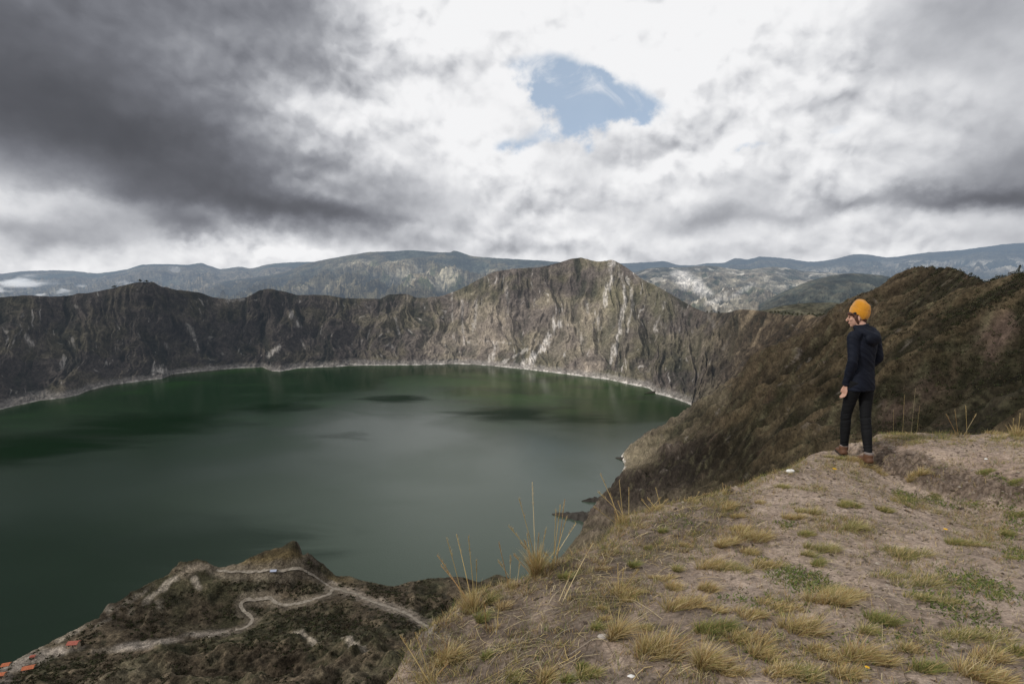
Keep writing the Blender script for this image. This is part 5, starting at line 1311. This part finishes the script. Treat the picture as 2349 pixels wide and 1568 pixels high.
def shelter(u, v):
    g = ter_hit(u, v); z = float(th(g[0], g[1])); root = empty("shelter", (g[0], g[1], z), .1); root.scale = (.75, .75, .75); tag(root, 'grey blue roofed open shelter beside the track on the headland', 'shelter')
    for x in (-3.2, 3.2):
        for y in (-2, 2):
            V, Fq = tube_np(np.array([(x, y, -1), (x, y, 2.5)]), [.12, .12], 6); mesh_np("post", V, Fq, M_DARKW, parent=root)
    rows = []
    for s in (-1, 1):
        V = np.array([(-4, s * 2.8, 2.2), (4, s * 2.8, 2.2), (4, 0, 3.7), (-4, 0, 3.7)]); V = np.vstack([V, V - [0, 0, .12]])
        rows.append((V, np.array([(0, 1, 2, 3), (4, 7, 6, 5), (0, 4, 5, 1), (3, 2, 6, 7), (0, 3, 7, 4), (1, 5, 6, 2)])))
    V, Fq = join_np(rows); mesh_np("roof", V, Fq, M_TIN, smooth=False, parent=root)
    V, Fq = box_np(-2.8, 2.8, -.3, .3, .35, .5); b = mesh_np("bench", V, Fq, M_DARKW, smooth=False, parent=root)
    for x in (-2.2, 2.2): V, Fq = box_np(x - .1, x + .1, -.25, .25, -.3, .35); mesh_np("leg", V, Fq, M_DARKW, smooth=False, parent=b)
shelter(628, 1312)

# ------------------------------------------------------------------ stones, flowers
def rock(pos, r, sx, sy, sz, label, mat, seed, cat='stone', name='stone', sub=3, group=None):
    bm = bmesh.new(); bmesh.ops.create_icosphere(bm, subdivisions=sub, radius=1)
    V = np.array([v.co[:] for v in bm.verts]); n = fbm(V[:, 0] * 1.3 + seed, V[:, 1] * 1.3 + V[:, 2], 4, seed) * .35 + (ridged(V[:, 2] * 2 + seed, V[:, 0] * 2, 3, seed + 3) - .5) * .18
    V = V * (1 + n[:, None]) * r * [sx, sy, sz]
    for v, c in zip(bm.verts, V): v.co = c
    me = bpy.data.meshes.new(name); bm.to_mesh(me); bm.free(); me.materials.append(mat)
    for p in me.polygons: p.use_smooth = True
    o = bpy.data.objects.new(name, me); o.location = pos; link(o); return tag(o, label, cat, group)
M_WHITE = flat_mat("white_stone", (.72, .71, .69), .7, .08, 30); M_STONE = flat_mat("pale_stone", (.42, .38, .34), .9, .2, 20)
def litter(u, v, w, label, mat, seed, flat=.45):
    h = fg_hit(u, v); r = w * px_m(h) * .5; rock(h + [0, 0, r * flat * .5], r, 1, .6, flat, label, mat, seed)
litter(1813, 1083, 18, 'bright white stone on the brink left of the person', M_WHITE, 3)
litter(1448, 1553, 14, 'flat pale stone in the dirt at the bottom edge under the largest straw tuft', M_WHITE, 5, .35)
litter(2262, 1054, 6, 'tiny white pebble on the sandy shelf behind the earth bank', M_WHITE, 7)
litter(1384, 1463, 22, 'small rounded tan stone lying in the litter left of centre', M_STONE, 9, .5)

m_pet = flat_mat("yellow_petal", (.80, .48, .02), .7, .1, 40); m_stem = flat_mat("flower_stem", (.10, .14, .04), .8)
def flower(u, v, w, label):
    h = fg_hit(u, v); r = w * px_m(h) * .5; root = empty("flower", h); tag(root, label, 'flower')
    V, Fq = tube_np(np.array([(0, 0, -.01), (.003, 0, r * .8), (0, 0, r * 1.6)]), [.0018, .0016, .0014], 5); mesh_np("stem", V, Fq, m_stem, parent=root)
    Vs, Fs, o = [], [], 0
    for k in range(11):
        a = k * 2 * math.pi / 11; c, s = math.cos(a), math.sin(a); z = r * 1.6
        V = np.array([(0, 0, z), (r*.5*c - r*.2*s, r*.5*s + r*.2*c, z + r*.25), (r*c, r*s, z + r*.2), (r*.5*c + r*.2*s, r*.5*s - r*.2*c, z + r*.25)]); Vs.append(V); Fs.append(np.array([[0, 1, 2, 3]]) + o); o += 4
    mesh_np("petals", np.vstack(Vs), np.vstack(Fs), m_pet, smooth=False, parent=root)
    V = np.array([(0, 0, r*1.75), (r*.3, 0, r*1.62), (0, r*.3, r*1.62), (-r*.3, 0, r*1.62), (0, -r*.3, r*1.62)]); me = bpy.data.meshes.new("flower_head"); me.from_pydata([tuple(p) for p in V], [], [(0,1,2),(0,2,3),(0,3,4),(0,4,1)]); me.materials.append(m_pet); link(bpy.data.objects.new("flower_head", me), root)
flower(1781, 1081, 9, 'yellow flower on the brink beside the white stone')
flower(1914, 1084, 9, 'orange yellow flower on a dark crust below the left boot')
flower(2168, 1222, 8, 'yellow flower at the head of the long green grass strip')
flower(1988, 1540, 9, 'yellow flower near the bottom edge below the large straw tuft')

# ------------------------------------------------------------------ spurs of black rock reaching into the lake
M_SPUR = flat_mat("wet_lava", (.045, .040, .034), .8, .35, .08)
def spur(a, b, w, h, seed):
    A = at_z(float(a[0]), float(a[1]), 0); B = at_z(float(b[0]), float(b[1]), 0); d = B - A; L = np.linalg.norm(d); d /= L; nrm = np.array([-d[1], d[0], 0])
    s = np.linspace(-.5, 1.0, 70); q = np.linspace(-1, 1, 33); S, Q = np.meshgrid(s, q, indexing='ij')
    ww = w * np.clip(1 - np.clip(S, 0, 1), .0, 1) ** .8 * (1 + .5 * fbm(S * 4, Q * 0, 3, seed)) + .6
    hh = (h * (1 - np.clip(S, 0, 1)) ** .7 + 1) * (1 - np.abs(Q) ** 1.5) * (1 + .6 * fbm(S * 5, Q * 2, 4, seed + 2)) - 1.0 * np.abs(Q)
    P = A + d * (S * L)[..., None] + nrm * (Q * ww)[..., None]; P[..., 2] = hh
    o = mesh_np("shore_rock", P, grid_faces(70, 33), M_SPUR); tag(o, kind='structure')
spur((1338, 1188), (1266, 1179), 13, 9, 3); spur((1372, 1148), (1334, 1149), 8, 6, 9); spur((1434, 1054), (1412, 1050), 6, 5, 12); spur((1500, 900), (1478, 903), 6, 4, 15)

# ------------------------------------------------------------------ low clouds lying in the valley far left
def wisp(u, v, y, rx, ry, rz, dens, seed):
    m = bpy.data.materials.new("cloud_vapour"); m.use_nodes = True; nt = m.node_tree; nt.nodes.clear()
    tc = N(nt, "ShaderNodeTexCoord"); vl = N(nt, "ShaderNodeVectorMath"); vl.operation = 'LENGTH'; nt.links.new(tc.outputs["Object"], vl.inputs[0])
    mp = N(nt, "ShaderNodeMapping"); nt.links.new(tc.outputs["Object"], mp.inputs[0]); mp.inputs["Location"].default_value = (seed * 3.1, 0, 0)
    n = noise_node(nt, 1.9, 6, .6, mp.outputs[0])
    f = math_node(nt, 'SUBTRACT', math_node(nt, 'ADD', math_node(nt, 'MULTIPLY', n.outputs[0], 2.1), -.55), vl.outputs["Value"])
    f = maprange(nt, f, 0, .35, 0, dens, True)
    pv = N(nt, "ShaderNodeVolumePrincipled"); pv.inputs["Color"].default_value = (.95, .96, .98, 1); nt.links.new(f, pv.inputs["Density"]); pv.inputs["Anisotropy"].default_value = .2
    pv.inputs["Emission Color"].default_value = (.75, .8, .87, 1); nt.links.new(math_node(nt, 'MULTIPLY', f, .30), pv.inputs["Emission Strength"])  # vapour given a glow of its own to look daylit
    out = N(nt, "ShaderNodeOutputMaterial"); nt.links.new(pv.outputs[0], out.inputs["Volume"])
    bm = bmesh.new(); bmesh.ops.create_icosphere(bm, subdivisions=3, radius=1); me = bpy.data.meshes.new("low_cloud"); bm.to_mesh(me); bm.free(); me.materials.append(m)
    o = bpy.data.objects.new("low_cloud", me); p = at_y(float(u), float(v), float(y)); o.location = p; o.scale = (rx, ry, rz); link(o); tag(o, 'white vapour lying in the valley behind the crater rim', 'cloud', kind='stuff')
wisp(50, 645, 3600, 330, 220, 75, .006, 1); wisp(145, 668, 3300, 70, 70, 32, .012, 2); wisp(90, 676, 3200, 60, 60, 16, .014, 3); wisp(-10, 664, 3500, 160, 100, 40, .008, 4)
wisp(285, 648, 5400, 170, 120, 45, .004, 5); wisp(400, 618, 6600, 150, 120, 80, .0025, 6); wisp(190, 655, 4500, 100, 100, 30, .004, 7)
# ------------------------------------------------------------------ the person
def frame_ring(c, T, side, rx, ry, k=20, p=2.0):
    T = np.array(T, float); T /= np.linalg.norm(T); X = np.array(side, float); X -= T * X.dot(T); X /= np.linalg.norm(X); Yv = np.cross(T, X)
    a = np.linspace(0, 2 * np.pi, k, endpoint=False); ca, sa = np.cos(a), np.sin(a)
    ex = np.sign(ca) * np.abs(ca) ** (2 / p); ey = np.sign(sa) * np.abs(sa) ** (2 / p)
    return np.array(c, float) + X * (ex * rx)[:, None] + Yv * (ey * ry)[:, None]
def loft(rings, side=(1, 0, 0), k=20, p=2.0, sub=6, cap=True):
    """rings: (x, y, z, rx, ry); smooth closed tube through them"""
    Rg = catmull(np.array(rings, float), sub); C = Rg[:, :3]; T = np.gradient(C, axis=0)
    V = [frame_ring(C[i], T[i], side, max(Rg[i, 3], .001), max(Rg[i, 4], .001), k, p) for i in range(len(Rg))]
    n = len(V); V = np.vstack(V); i = np.arange(n * k).reshape(n, k); j = np.roll(i, -1, axis=1)
    F4 = np.stack([i[:-1], j[:-1], j[1:], i[1:]], -1).reshape(-1, 4).tolist()
    V = np.vstack([V, C[0], C[-1]]); a, b = n * k, n * k + 1
    tris = [(a, int(j[0, q]), int(i[0, q])) for q in range(k)] + [(b, int(i[-1, q]), int(j[-1, q])) for q in range(k)]
    return V, [tuple(f) for f in F4] + tris
def ball(c, rx, ry, rz, rot=None, n=16):
    bm = bmesh.new(); bmesh.ops.create_uvsphere(bm, u_segments=n, v_segments=n // 2 + 2, radius=1)
    V = np.array([v.co[:] for v in bm.verts]) * [rx, ry, rz]; Fc = [tuple(v.index for v in f.verts) for f in bm.faces]; bm.free()
    if rot is not None: V = V @ np.array(rot).T
    return V + np.array(c), Fc
def fused(name, parts, voxel, mat, parent, smooth=2, disp=None, factor=.5):
    """one continuous skin grown over overlapping volumes"""
    V, Fc, o = [], [], 0
    for v, f in parts: V.append(v); Fc += [tuple(q + o for q in t) for t in f]; o += len(v)
    me = bpy.data.meshes.new(name); me.from_pydata([tuple(p) for p in np.vstack(V)], [], Fc); me.update()
    bm = bmesh.new(); bm.from_mesh(me); bmesh.ops.recalc_face_normals(bm, faces=bm.faces); bm.to_mesh(me); bm.free()
    ob = bpy.data.objects.new(name, me); COL.objects.link(ob)
    r = ob.modifiers.new("r", 'REMESH'); r.mode = 'VOXEL'; r.voxel_size = voxel; r.use_smooth_shade = True
    s = ob.modifiers.new("s", 'SMOOTH'); s.iterations = smooth; s.factor = factor
    dg = bpy.context.evaluated_depsgraph_get(); nm = bpy.data.meshes.new_from_object(ob.evaluated_get(dg))
    bpy.data.objects.remove(ob); nm.name = name
    if disp is not None:
        n = len(nm.vertices); co = np.empty(n * 3, np.float32); nm.vertices.foreach_get("co", co); co = co.reshape(-1, 3)
        no = np.empty(n * 3, np.float32); nm.vertices.foreach_get("normal", no); no = no.reshape(-1, 3)
        co = co + no * disp(co)[:, None]; nm.vertices.foreach_set("co", co.astype(np.float32).ravel()); nm.update()
    nm.polygons.foreach_set("use_smooth", np.ones(len(nm.polygons), bool))
    nm.materials.clear(); nm.materials.append(mat)
    o2 = bpy.data.objects.new(name, nm); return link(o2, parent)
def smesh(name, V, Fc, mat, parent, smooth=True):
    me = bpy.data.meshes.new(name); me.from_pydata([tuple(p) for p in V], [], Fc); me.materials.append(mat)
    me.polygons.foreach_set("use_smooth", np.full(len(me.polygons), smooth, bool)); return link(bpy.data.objects.new(name, me), parent)

def cloth(name, col, rough, weave=900, bump=.0006, sheen=.0, spec=.2):
    m, nt, b = new_mat(name, rough, spec); tc = N(nt, "ShaderNodeTexCoord")
    n1 = noise_node(nt, 9, 5, .6, tc.outputs["Object"]); f = maprange(nt, n1.outputs[0], .3, .7, .8, 1.2); cc = N(nt, "ShaderNodeCombineColor")
    for k in range(3): nt.links.new(f, cc.inputs[k])
    nt.links.new(mixc(nt, 1.0, col, cc.outputs[0], 'MULTIPLY'), b.inputs["Base Color"])
    n2 = noise_node(nt, weave, 2, .5, tc.outputs["Object"]); bp = N(nt, "ShaderNodeBump"); bp.inputs["Distance"].default_value = bump; bp.inputs["Strength"].default_value = .6
    nt.links.new(n2.outputs[0], bp.inputs["Height"]); nt.links.new(bp.outputs[0], b.inputs["Normal"]); b.inputs["Sheen Weight"].default_value = sheen
    return m
def knit(name, col):
    m, nt, b = new_mat(name, .9, .1); tc = N(nt, "ShaderNodeTexCoord")
    sx = N(nt, "ShaderNodeSeparateXYZ"); nt.links.new(tc.outputs["Object"], sx.inputs[0])
    ang = math_node(nt, 'ARCTAN2', sx.outputs[1], sx.outputs[0]); w = math_node(nt, 'SINE', math_node(nt, 'MULTIPLY', ang, 64.0))
    bp = N(nt, "ShaderNodeBump"); bp.inputs["Distance"].default_value = .003; bp.inputs["Strength"].default_value = .7; nt.links.new(w, bp.inputs["Height"]); nt.links.new(bp.outputs[0], b.inputs["Normal"])
    f = maprange(nt, w, -1, 1, .0, 1.0); nt.links.new(mixc(nt, f, tuple(c * .72 for c in col), col), b.inputs["Base Color"]); b.inputs["Sheen Weight"].default_value = .3
    return m

def build_person():
    FL, FR = fg_hit(1932, 1044), fg_hit(1988, 1064)
    mid = (FL + FR) / 2
    rz = R(22)
    root = empty("person", mid, rz); SC = .985; root.scale = (SC, SC, SC)
    tag(root, 'person in a mustard beanie and navy jacket standing on the brink looking over the lake', 'person')
    Rz = np.array([[math.cos(rz), -math.sin(rz), 0], [math.sin(rz), math.cos(rz), 0], [0, 0, 1]])
    loc = lambda p: (np.array(p) - mid) @ Rz / SC
    fl, fr = loc(FL), loc(FR)
    skin, nt, b = new_mat("skin", .5, .35); b.inputs["Base Color"].default_value = (.46, .27, .20, 1); b.inputs["Subsurface Weight"].default_value = .08; b.inputs["Subsurface Radius"].default_value = (.02, .008, .004)
    navy = cloth("navy_shell", (.0050, .0070, .0145), .75, sheen=.0); black = cloth("black_denim", (.0065, .0068, .008), .75, spec=.15); boot = cloth("brown_leather", (.11, .055, .032), .6, 60, .002); sole = cloth("rubber_sole", (.03, .025, .022), .8)
    sock = cloth("grey_sock", (.20, .17, .16), .9); hairm = cloth("auburn_hair", (.060, .020, .010), .5, 300, .004, spec=.4); must = knit("mustard_knit", (.72, .31, .020)); darkp = cloth("dark_patch", (.02, .018, .018), .7)
    eye = flat_mat("eye_dark", (.02, .015, .012), .2); lip = flat_mat("lips", (.42, .16, .13), .5)
    # ---- head frame: turned to the left of the shoulders and bowed a little
    hc = np.array([-.012, .078, 1.598]); yaw, nod = R(38), R(-8)
    Ry_ = np.array([[math.cos(yaw), -math.sin(yaw), 0], [math.sin(yaw), math.cos(yaw), 0], [0, 0, 1]]); Rn = np.array([[1, 0, 0], [0, math.cos(nod), -math.sin(nod)], [0, math.sin(nod), math.cos(nod)]])
    HM = Ry_ @ Rn; H = lambda p: np.array(p) @ HM.T + hc
    def HP(part): return H(part[0]), part[1]
    hips = np.array([-.0, .0, .90])
    hipL, hipR = hips + [-.088, .0, 0], hips + [.088, 0, 0]
    ankL, ankR = fl + [0, -.015, .085], fr + [0, -.015, .085]
    kneeL = (hipL + ankL) / 2 + [-.004, .035, .01]; kneeR = (hipR + ankR) / 2 + [.004, .025, .01]
    # ---- body
    P = []
    P.append(loft([(0, 0, .84, .13, .085), (0, 0, .95, .145, .095), (0, .005, 1.08, .12, .085), (0, .005, 1.22, .135, .09), (0, 0, 1.34, .14, .085), (0, 0, 1.42, .10, .065), (0, .01, 1.47, .055, .055), (-.005, .045, 1.53, .050, .053), (-.012, .066, 1.58, .05, .053)]))
    for hp, kn, an, f, sg in ((hipL, kneeL, ankL, fl, -1), (hipR, kneeR, ankR, fr, 1)):
        P.append(loft([(*(hp + [0, 0, .03]), .065, .065), (*(hp * .6 + kn * .4), .055, .055), (*kn, .040, .042), (*(kn * .6 + an * .4), .036, .039), (*an, .03, .033), (*(f + [0, -.015, .04]), .03, .035)]))
        yf = R(-38 if sg < 0 else -30); fd = np.array([-math.sin(yf), math.cos(yf), 0]); P.append(loft([(*(f - fd * .045 + [0, 0, .04]), .018, .02), (*(f + [0, 0, .045]), .026, .026), (*(f + fd * .09 + [0, 0, .032]), .030, .014), (*(f + fd * .14 + [0, 0, .028]), .018, .010)]))
    # arms
    aL = [(-.165, -.005, 1.395), (-.192, -.035, 1.13), (-.158, .05, .865)]; aR = [(.168, -.005, 1.395), (.215, -.03, 1.15), (.135, .105, .955)]
    for (s0, e0, w0) in (aL, aR):
        s0, e0, w0 = map(np.array, (s0, e0, w0))
        P.append(loft([(*s0, .05, .05), (*(s0 * .5 + e0 * .5), .042, .042), (*e0, .036, .036), (*(e0 * .5 + w0 * .5), .034, .034), (*w0, .024, .020)], side=(0, 1, 0), k=14))
    # hands: palm, four fingers of different length, thumb off the side
    def hand(w, down, fwd, palm_in, sg):
        w, down, fwd, pin = [np.array(q, float) for q in (w, down, fwd, palm_in)]
        down /= np.linalg.norm(down); fwd -= down * fwd.dot(down); fwd /= np.linalg.norm(fwd); pin = np.cross(down, fwd) * sg
        out = [loft([(*w, .024, .018), (*(w + down * .03), .032, .016), (*(w + down * .065), .040, .015), (*(w + down * .09), .038, .013)], side=tuple(fwd), k=16)]
        for i, (o_, L) in enumerate(((.030, .070), (.011, .079), (-.009, .073), (-.028, .058))):
            b0 = w + down * .085 + fwd * o_; k1 = b0 + down * L * .42 + pin * L * .10; k2 = k1 + down * L * .30 + pin * L * .22; k3 = k2 + down * L * .18 + pin * L * .24
            out.append(loft([(*(b0 - down * .012), .0085, .0085), (*b0, .0088, .0085), (*k1, .0082, .008), (*k2, .0074, .0072), (*k3, .0058, .0055)], side=tuple(fwd), k=10, sub=4))
        b0 = w + down * .028 + fwd * .022; k1 = b0 + down * .032 + fwd * .012 + pin * .012; k2 = k1 + down * .026 + fwd * .001 + pin * .008
        out.append(loft([(*b0, .0125, .012), (*k1, .0105, .010), (*k2, .008, .0075), (*(k2 + down * .012), .005, .005)], side=tuple(pin), k=10, sub=4))
        return out
    P += hand((-.158, .052, .862), (.03, .05, -1), (.35, 1, .05), None if False else (1, 0, 0), -1)
    P += hand((.135, .107, .953), (-.35, .30, -1), (-.2, 1, .2), (-1, 0, 0), 1)
    # head: skull, jaw, face
    P.append(HP(ball((0, -.012, .045), .074, .092, .088, n=24))); P.append(HP(ball((0, .022, -.022), .056, .066, .078, n=20)))
    P.append(HP(ball((0, .058, -.078), .026, .024, .020)));  P.append(HP(ball((0, .030, -.060), .044, .050, .034)))
    P.append(HP(loft([(0, .082, .022, .006, .006), (0, .096, .0, .008, .009), (0, .108, -.018, .0105, .010), (0, .098, -.028, .011, .008)], side=(1, 0, 0), k=12)))   # nose
    P.append(HP(ball((0, .078, .032), .045, .014, .010)))            # brow
    P.append(HP(ball((0, .083, -.048), .022, .010, .006))); P.append(HP(ball((0, .080, -.057), .019, .010, .006)))
    for sg in (-1, 1):
        P.append(HP(ball((sg * .034, .060, -.012), .022, .020, .020))); P.append(HP(ball((sg * .074, -.008, -.005), .008, .018, .030)))
    body = fused("body", P, .0048, skin, root, 2)
    for sg in (-1, 1):
        V, Fc = HP(ball((sg * .030, .082, .012), .011, .006, .0055)); smesh("eye", V, Fc, eye, root)
    V, Fc = HP(ball((0, .089, -.052), .019, .006, .0055)); smesh("lips", V, Fc, lip, root)
    # ---- hair: fringe, sides, nape
    Pp = [HP(ball((0, -.014, .045), .078, .092, .084, n=24)), HP(ball((0, -.048, -.012), .064, .042, .052, n=18)), HP(ball((.0, -.050, -.050), .048, .032, .034))]
    for sg in (-1, 1): Pp.append(HP(loft([(sg * .070, .020, .05, .014, .022), (sg * .076, .014, .0, .011, .020), (sg * .070, .004, -.045, .008, .014), (sg * .060, .000, -.07, .004, .008)], k=12)))
    Pp.append(HP(loft([(-.062, .050, .050, .014, .016), (-.025, .078, .052, .016, .016), (.02, .080, .050, .016, .016), (.06, .052, .050, .014, .016)], side=(0, 0, 1), k=12)))
    fused("hair", Pp, .005, hairm, root, 1, lambda c: (np.sin(c[:, 0] * 420 + np.sin(c[:, 2] * 60) * 3) * .0012).astype(np.float32))
    # ---- beanie
    bt = empty("tmp", (0, 0, 0)); bpy.data.objects.remove(bt)
    def Bn(part, tilt=R(13)):
        V, Fc = part; c, s = math.cos(tilt), math.sin(tilt); V = np.array(V) @ np.array([[1, 0, 0], [0, c, -s], [0, s, c]]).T; return V, Fc
    crown = [(0, .000, .055, .092, .108), (0, -.006, .085, .095, .112), (0, -.014, .120, .092, .110), (0, -.024, .150, .084, .102), (0, -.036, .174, .070, .084), (0, -.044, .188, .044, .052), (0, -.048, .193, .004, .005)]
    cuff = [(0, .004, .014, .090, .106), (0, .002, .018, .099, .116), (0, -.002, .045, .101, .119), (0, -.004, .078, .100, .118), (0, -.006, .085, .093, .111)]
    hat_root = bpy.data.objects.new("beanie", None)
    def hatmesh(name, rings, parent, wr=0.0):
        V, Fc = loft(rings, k=64, sub=5); V, Fc = Bn((V, Fc)); V = V * [.86, .86, .86] + [0, -.012, .018]
        if wr: V = V + (V - V.mean(0)) / np.linalg.norm(V - V.mean(0), axis=1)[:, None] * (fbm(V[:, 0] * 22, V[:, 2] * 14 + V[:, 1] * 9, 3, 7) * wr)[:, None]
        o = smesh(name, V, Fc, must, parent); return o
    # keep the knit's own coordinates: hat geometry stays in head space, the object carries the turn of the head
    hat = hatmesh("beanie", crown, root, .006)
    hat.matrix_local = Matrix(((*HM[0], hc[0]), (*HM[1], hc[1]), (*HM[2], hc[2]), (0, 0, 0, 1)))
    hatmesh("cuff", cuff, hat, .002)
    V, Fc = Bn(ball((-.096, .050, .034), .007, .020, .015, n=12)); smesh("label_patch", V * [.88, .86, .86] + [0, -.012, .018], Fc, darkp, hat)
    # ---- jacket
    J = [loft([(0, .0, .80, .158, .116), (0, 0, .84, .161, .119), (0, .0, .93, .153, .114), (0, .004, 1.05, .142, .106), (0, .004, 1.18, .150, .112), (0, .002, 1.30, .158, .110), (0, 0, 1.38, .142, .094), (0, .004, 1.43, .112, .080), (-.002, .022, 1.47, .078, .074), (-.004, .040, 1.515, .070, .072)], k=36, p=2.35)]
    for (s0, e0, w0), sg in ((aL, -1), (aR, 1)):
        s0, e0, w0 = map(np.array, (s0, e0, w0)); inn = s0 + np.array([-sg * .05, 0, .012])
        J.append(loft([(*inn, .060, .070), (*s0, .060, .064), (*(s0 * .75 + e0 * .25), .057, .060), (*(s0 * .4 + e0 * .6), .052, .055), (*e0, .050, .052), (*(e0 * .6 + w0 * .4), .047, .048), (*(e0 * .2 + w0 * .8), .041, .041), (*w0, .037, .036), (*(w0 + (w0 - e0) * .03), .030, .030)], side=(0, 1, 0), k=20))
    # hood lying on the upper back
    J.append(loft([(-.082, .045, 1.505, .020, .030), (-.088, -.02, 1.475, .030, .036), (-.058, -.088, 1.43, .042, .040), (0, -.115, 1.405, .050, .048), (.058, -.088, 1.43, .042, .040), (.088, -.02, 1.475, .030, .036), (.082, .045, 1.505, .020, .030)], side=(0, 0, 1), k=18))
    J.append(ball((0, -.112, 1.385), .108, .050, .072, n=20)); J.append(ball((.012, -.112, 1.335), .045, .026, .036))
    def folds(c):
        x, y, z = c[:, 0], c[:, 1], c[:, 2]
        f = fbm(z * 10 + x * 6, x * 5 + y * 7, 3, 11) * .009 + (ridged(z * 16 + x * 12, y * 9 + x * 4, 3, 13) - .5) * .007
        seam = -.0028 * np.exp(-((z - .835) / .004) ** 2) - .003 * np.exp(-((z - 1.02) / .004) ** 2) * (np.abs(x) < .15)
        return f + seam
    jk = fused("jacket", J, .0065, navy, root, 3, folds)
    V, Fc = loft([(-.150, .045, .890, .043, .043), (-.154, .043, .878, .043, .043), (-.1575, .0495, .864, .040, .040)], side=(0, 1, 0), k=24, sub=4); smesh("cuff", V, Fc, navy, jk)
    # drawstring and hood toggle
    V, Fc = tube_np(np.array([(.03, -.158, 1.40), (.034, -.156, 1.36), (.03, -.150, 1.33)]), [.0025, .0025, .003], 6); smesh("drawcord", V, [tuple(int(i) for i in f) for f in Fc], darkp, jk)
    # ---- trousers
    Tt = [loft([(0, 0, .80, .140, .105), (0, 0, .88, .150, .112), (0, 0, .97, .140, .105)], k=28)]
    for hp, kn, an in ((hipL, kneeL, ankL), (hipR, kneeR, ankR)):
        Tt.append(loft([(*(hp + [0, 0, .02]), .082, .094), (*(hp * .8 + kn * .2), .079, .086), (*(hp * .5 + kn * .5), .066, .072), (*(hp * .15 + kn * .85), .054, .058), (*kn, .051, .055), (*(kn * .8 + an * .2), .050, .055), (*(kn * .55 + an * .45), .048, .054), (*(kn * .2 + an * .8), .039, .042), (*(an + [0, 0, .03]), .038, .042)], k=22))
    def tf(c):
        x, y, z = c[:, 0], c[:, 1], c[:, 2]; kz = np.exp(-((z - .47) / .10) ** 2) + np.exp(-((z - .16) / .06) ** 2) + .5 * np.exp(-((z - .8) / .06) ** 2)
        return (ridged(z * 26 + y * 9, x * 8 + y * 5, 3, 17) - .5) * .009 * (kz + .25)
    fused("trousers", Tt, .006, black, root, 2, tf)
    # ---- socks and boots
    for f, an, sg in ((fl, ankL, -1), (fr, ankR, 1)):
        V, Fc = loft([(*(an + [0, 0, -.01]), .042, .045), (*(an + [0, 0, .035]), .043, .046), (*(an + [0, 0, .055]), .040, .043)], k=18, sub=4); smesh("sock", V, Fc, sock, root)
        yaw_f = R(-38 if sg < 0 else -30); c, s = math.cos(yaw_f), math.sin(yaw_f); RF = np.array([[c, -s, 0], [s, c, 0], [0, 0, 1]])
        def FT(part): return np.array(part[0]) @ RF.T + f, part[1]
        B = [FT(loft([(0, -.075, .03, .034, .022), (0, -.055, .05, .040, .045), (0, 0, .050, .043, .045), (0, .06, .045, .046, .034), (0, .12, .035, .046, .026), (0, .16, .028, .034, .020), (0, .178, .024, .012, .012)], k=18)),
             FT(loft([(0, -.02, .03, .042, .056), (0, -.022, .07, .044, .054), (0, -.024, .105, .047, .053), (0, -.024, .118, .045, .050)], k=18))]
        bo = fused("boot", B, .005, boot, root, 2)
        V, Fc = loft([(0, -.088, .010, .030, .012), (0, -.05, .010, .042, .013), (0, .03, .010, .040, .012), (0, .10, .010, .050, .012), (0, .16, .012, .036, .012), (0, .188, .014, .012, .008)], k=18, p=3); V, Fc = FT((V, Fc)); smesh("sole", V + [0, 0, .002], Fc, sole, bo)
        ls = []
        for q in range(4):
            zz = .070 + q * .0; yy = .095 - q * .026; z0 = .064 + q * .012
            ls.append(tube_np(np.array([(-.03, yy, z0 - .006), (0, yy - .004, z0 + .008), (.03, yy, z0 - .006)]), [.003] * 3, 6))
        V, Fq = join_np(ls); V = V @ RF.T + f; smesh("laces", V, [tuple(int(i) for i in t) for t in Fq], sock, bo)
build_person()
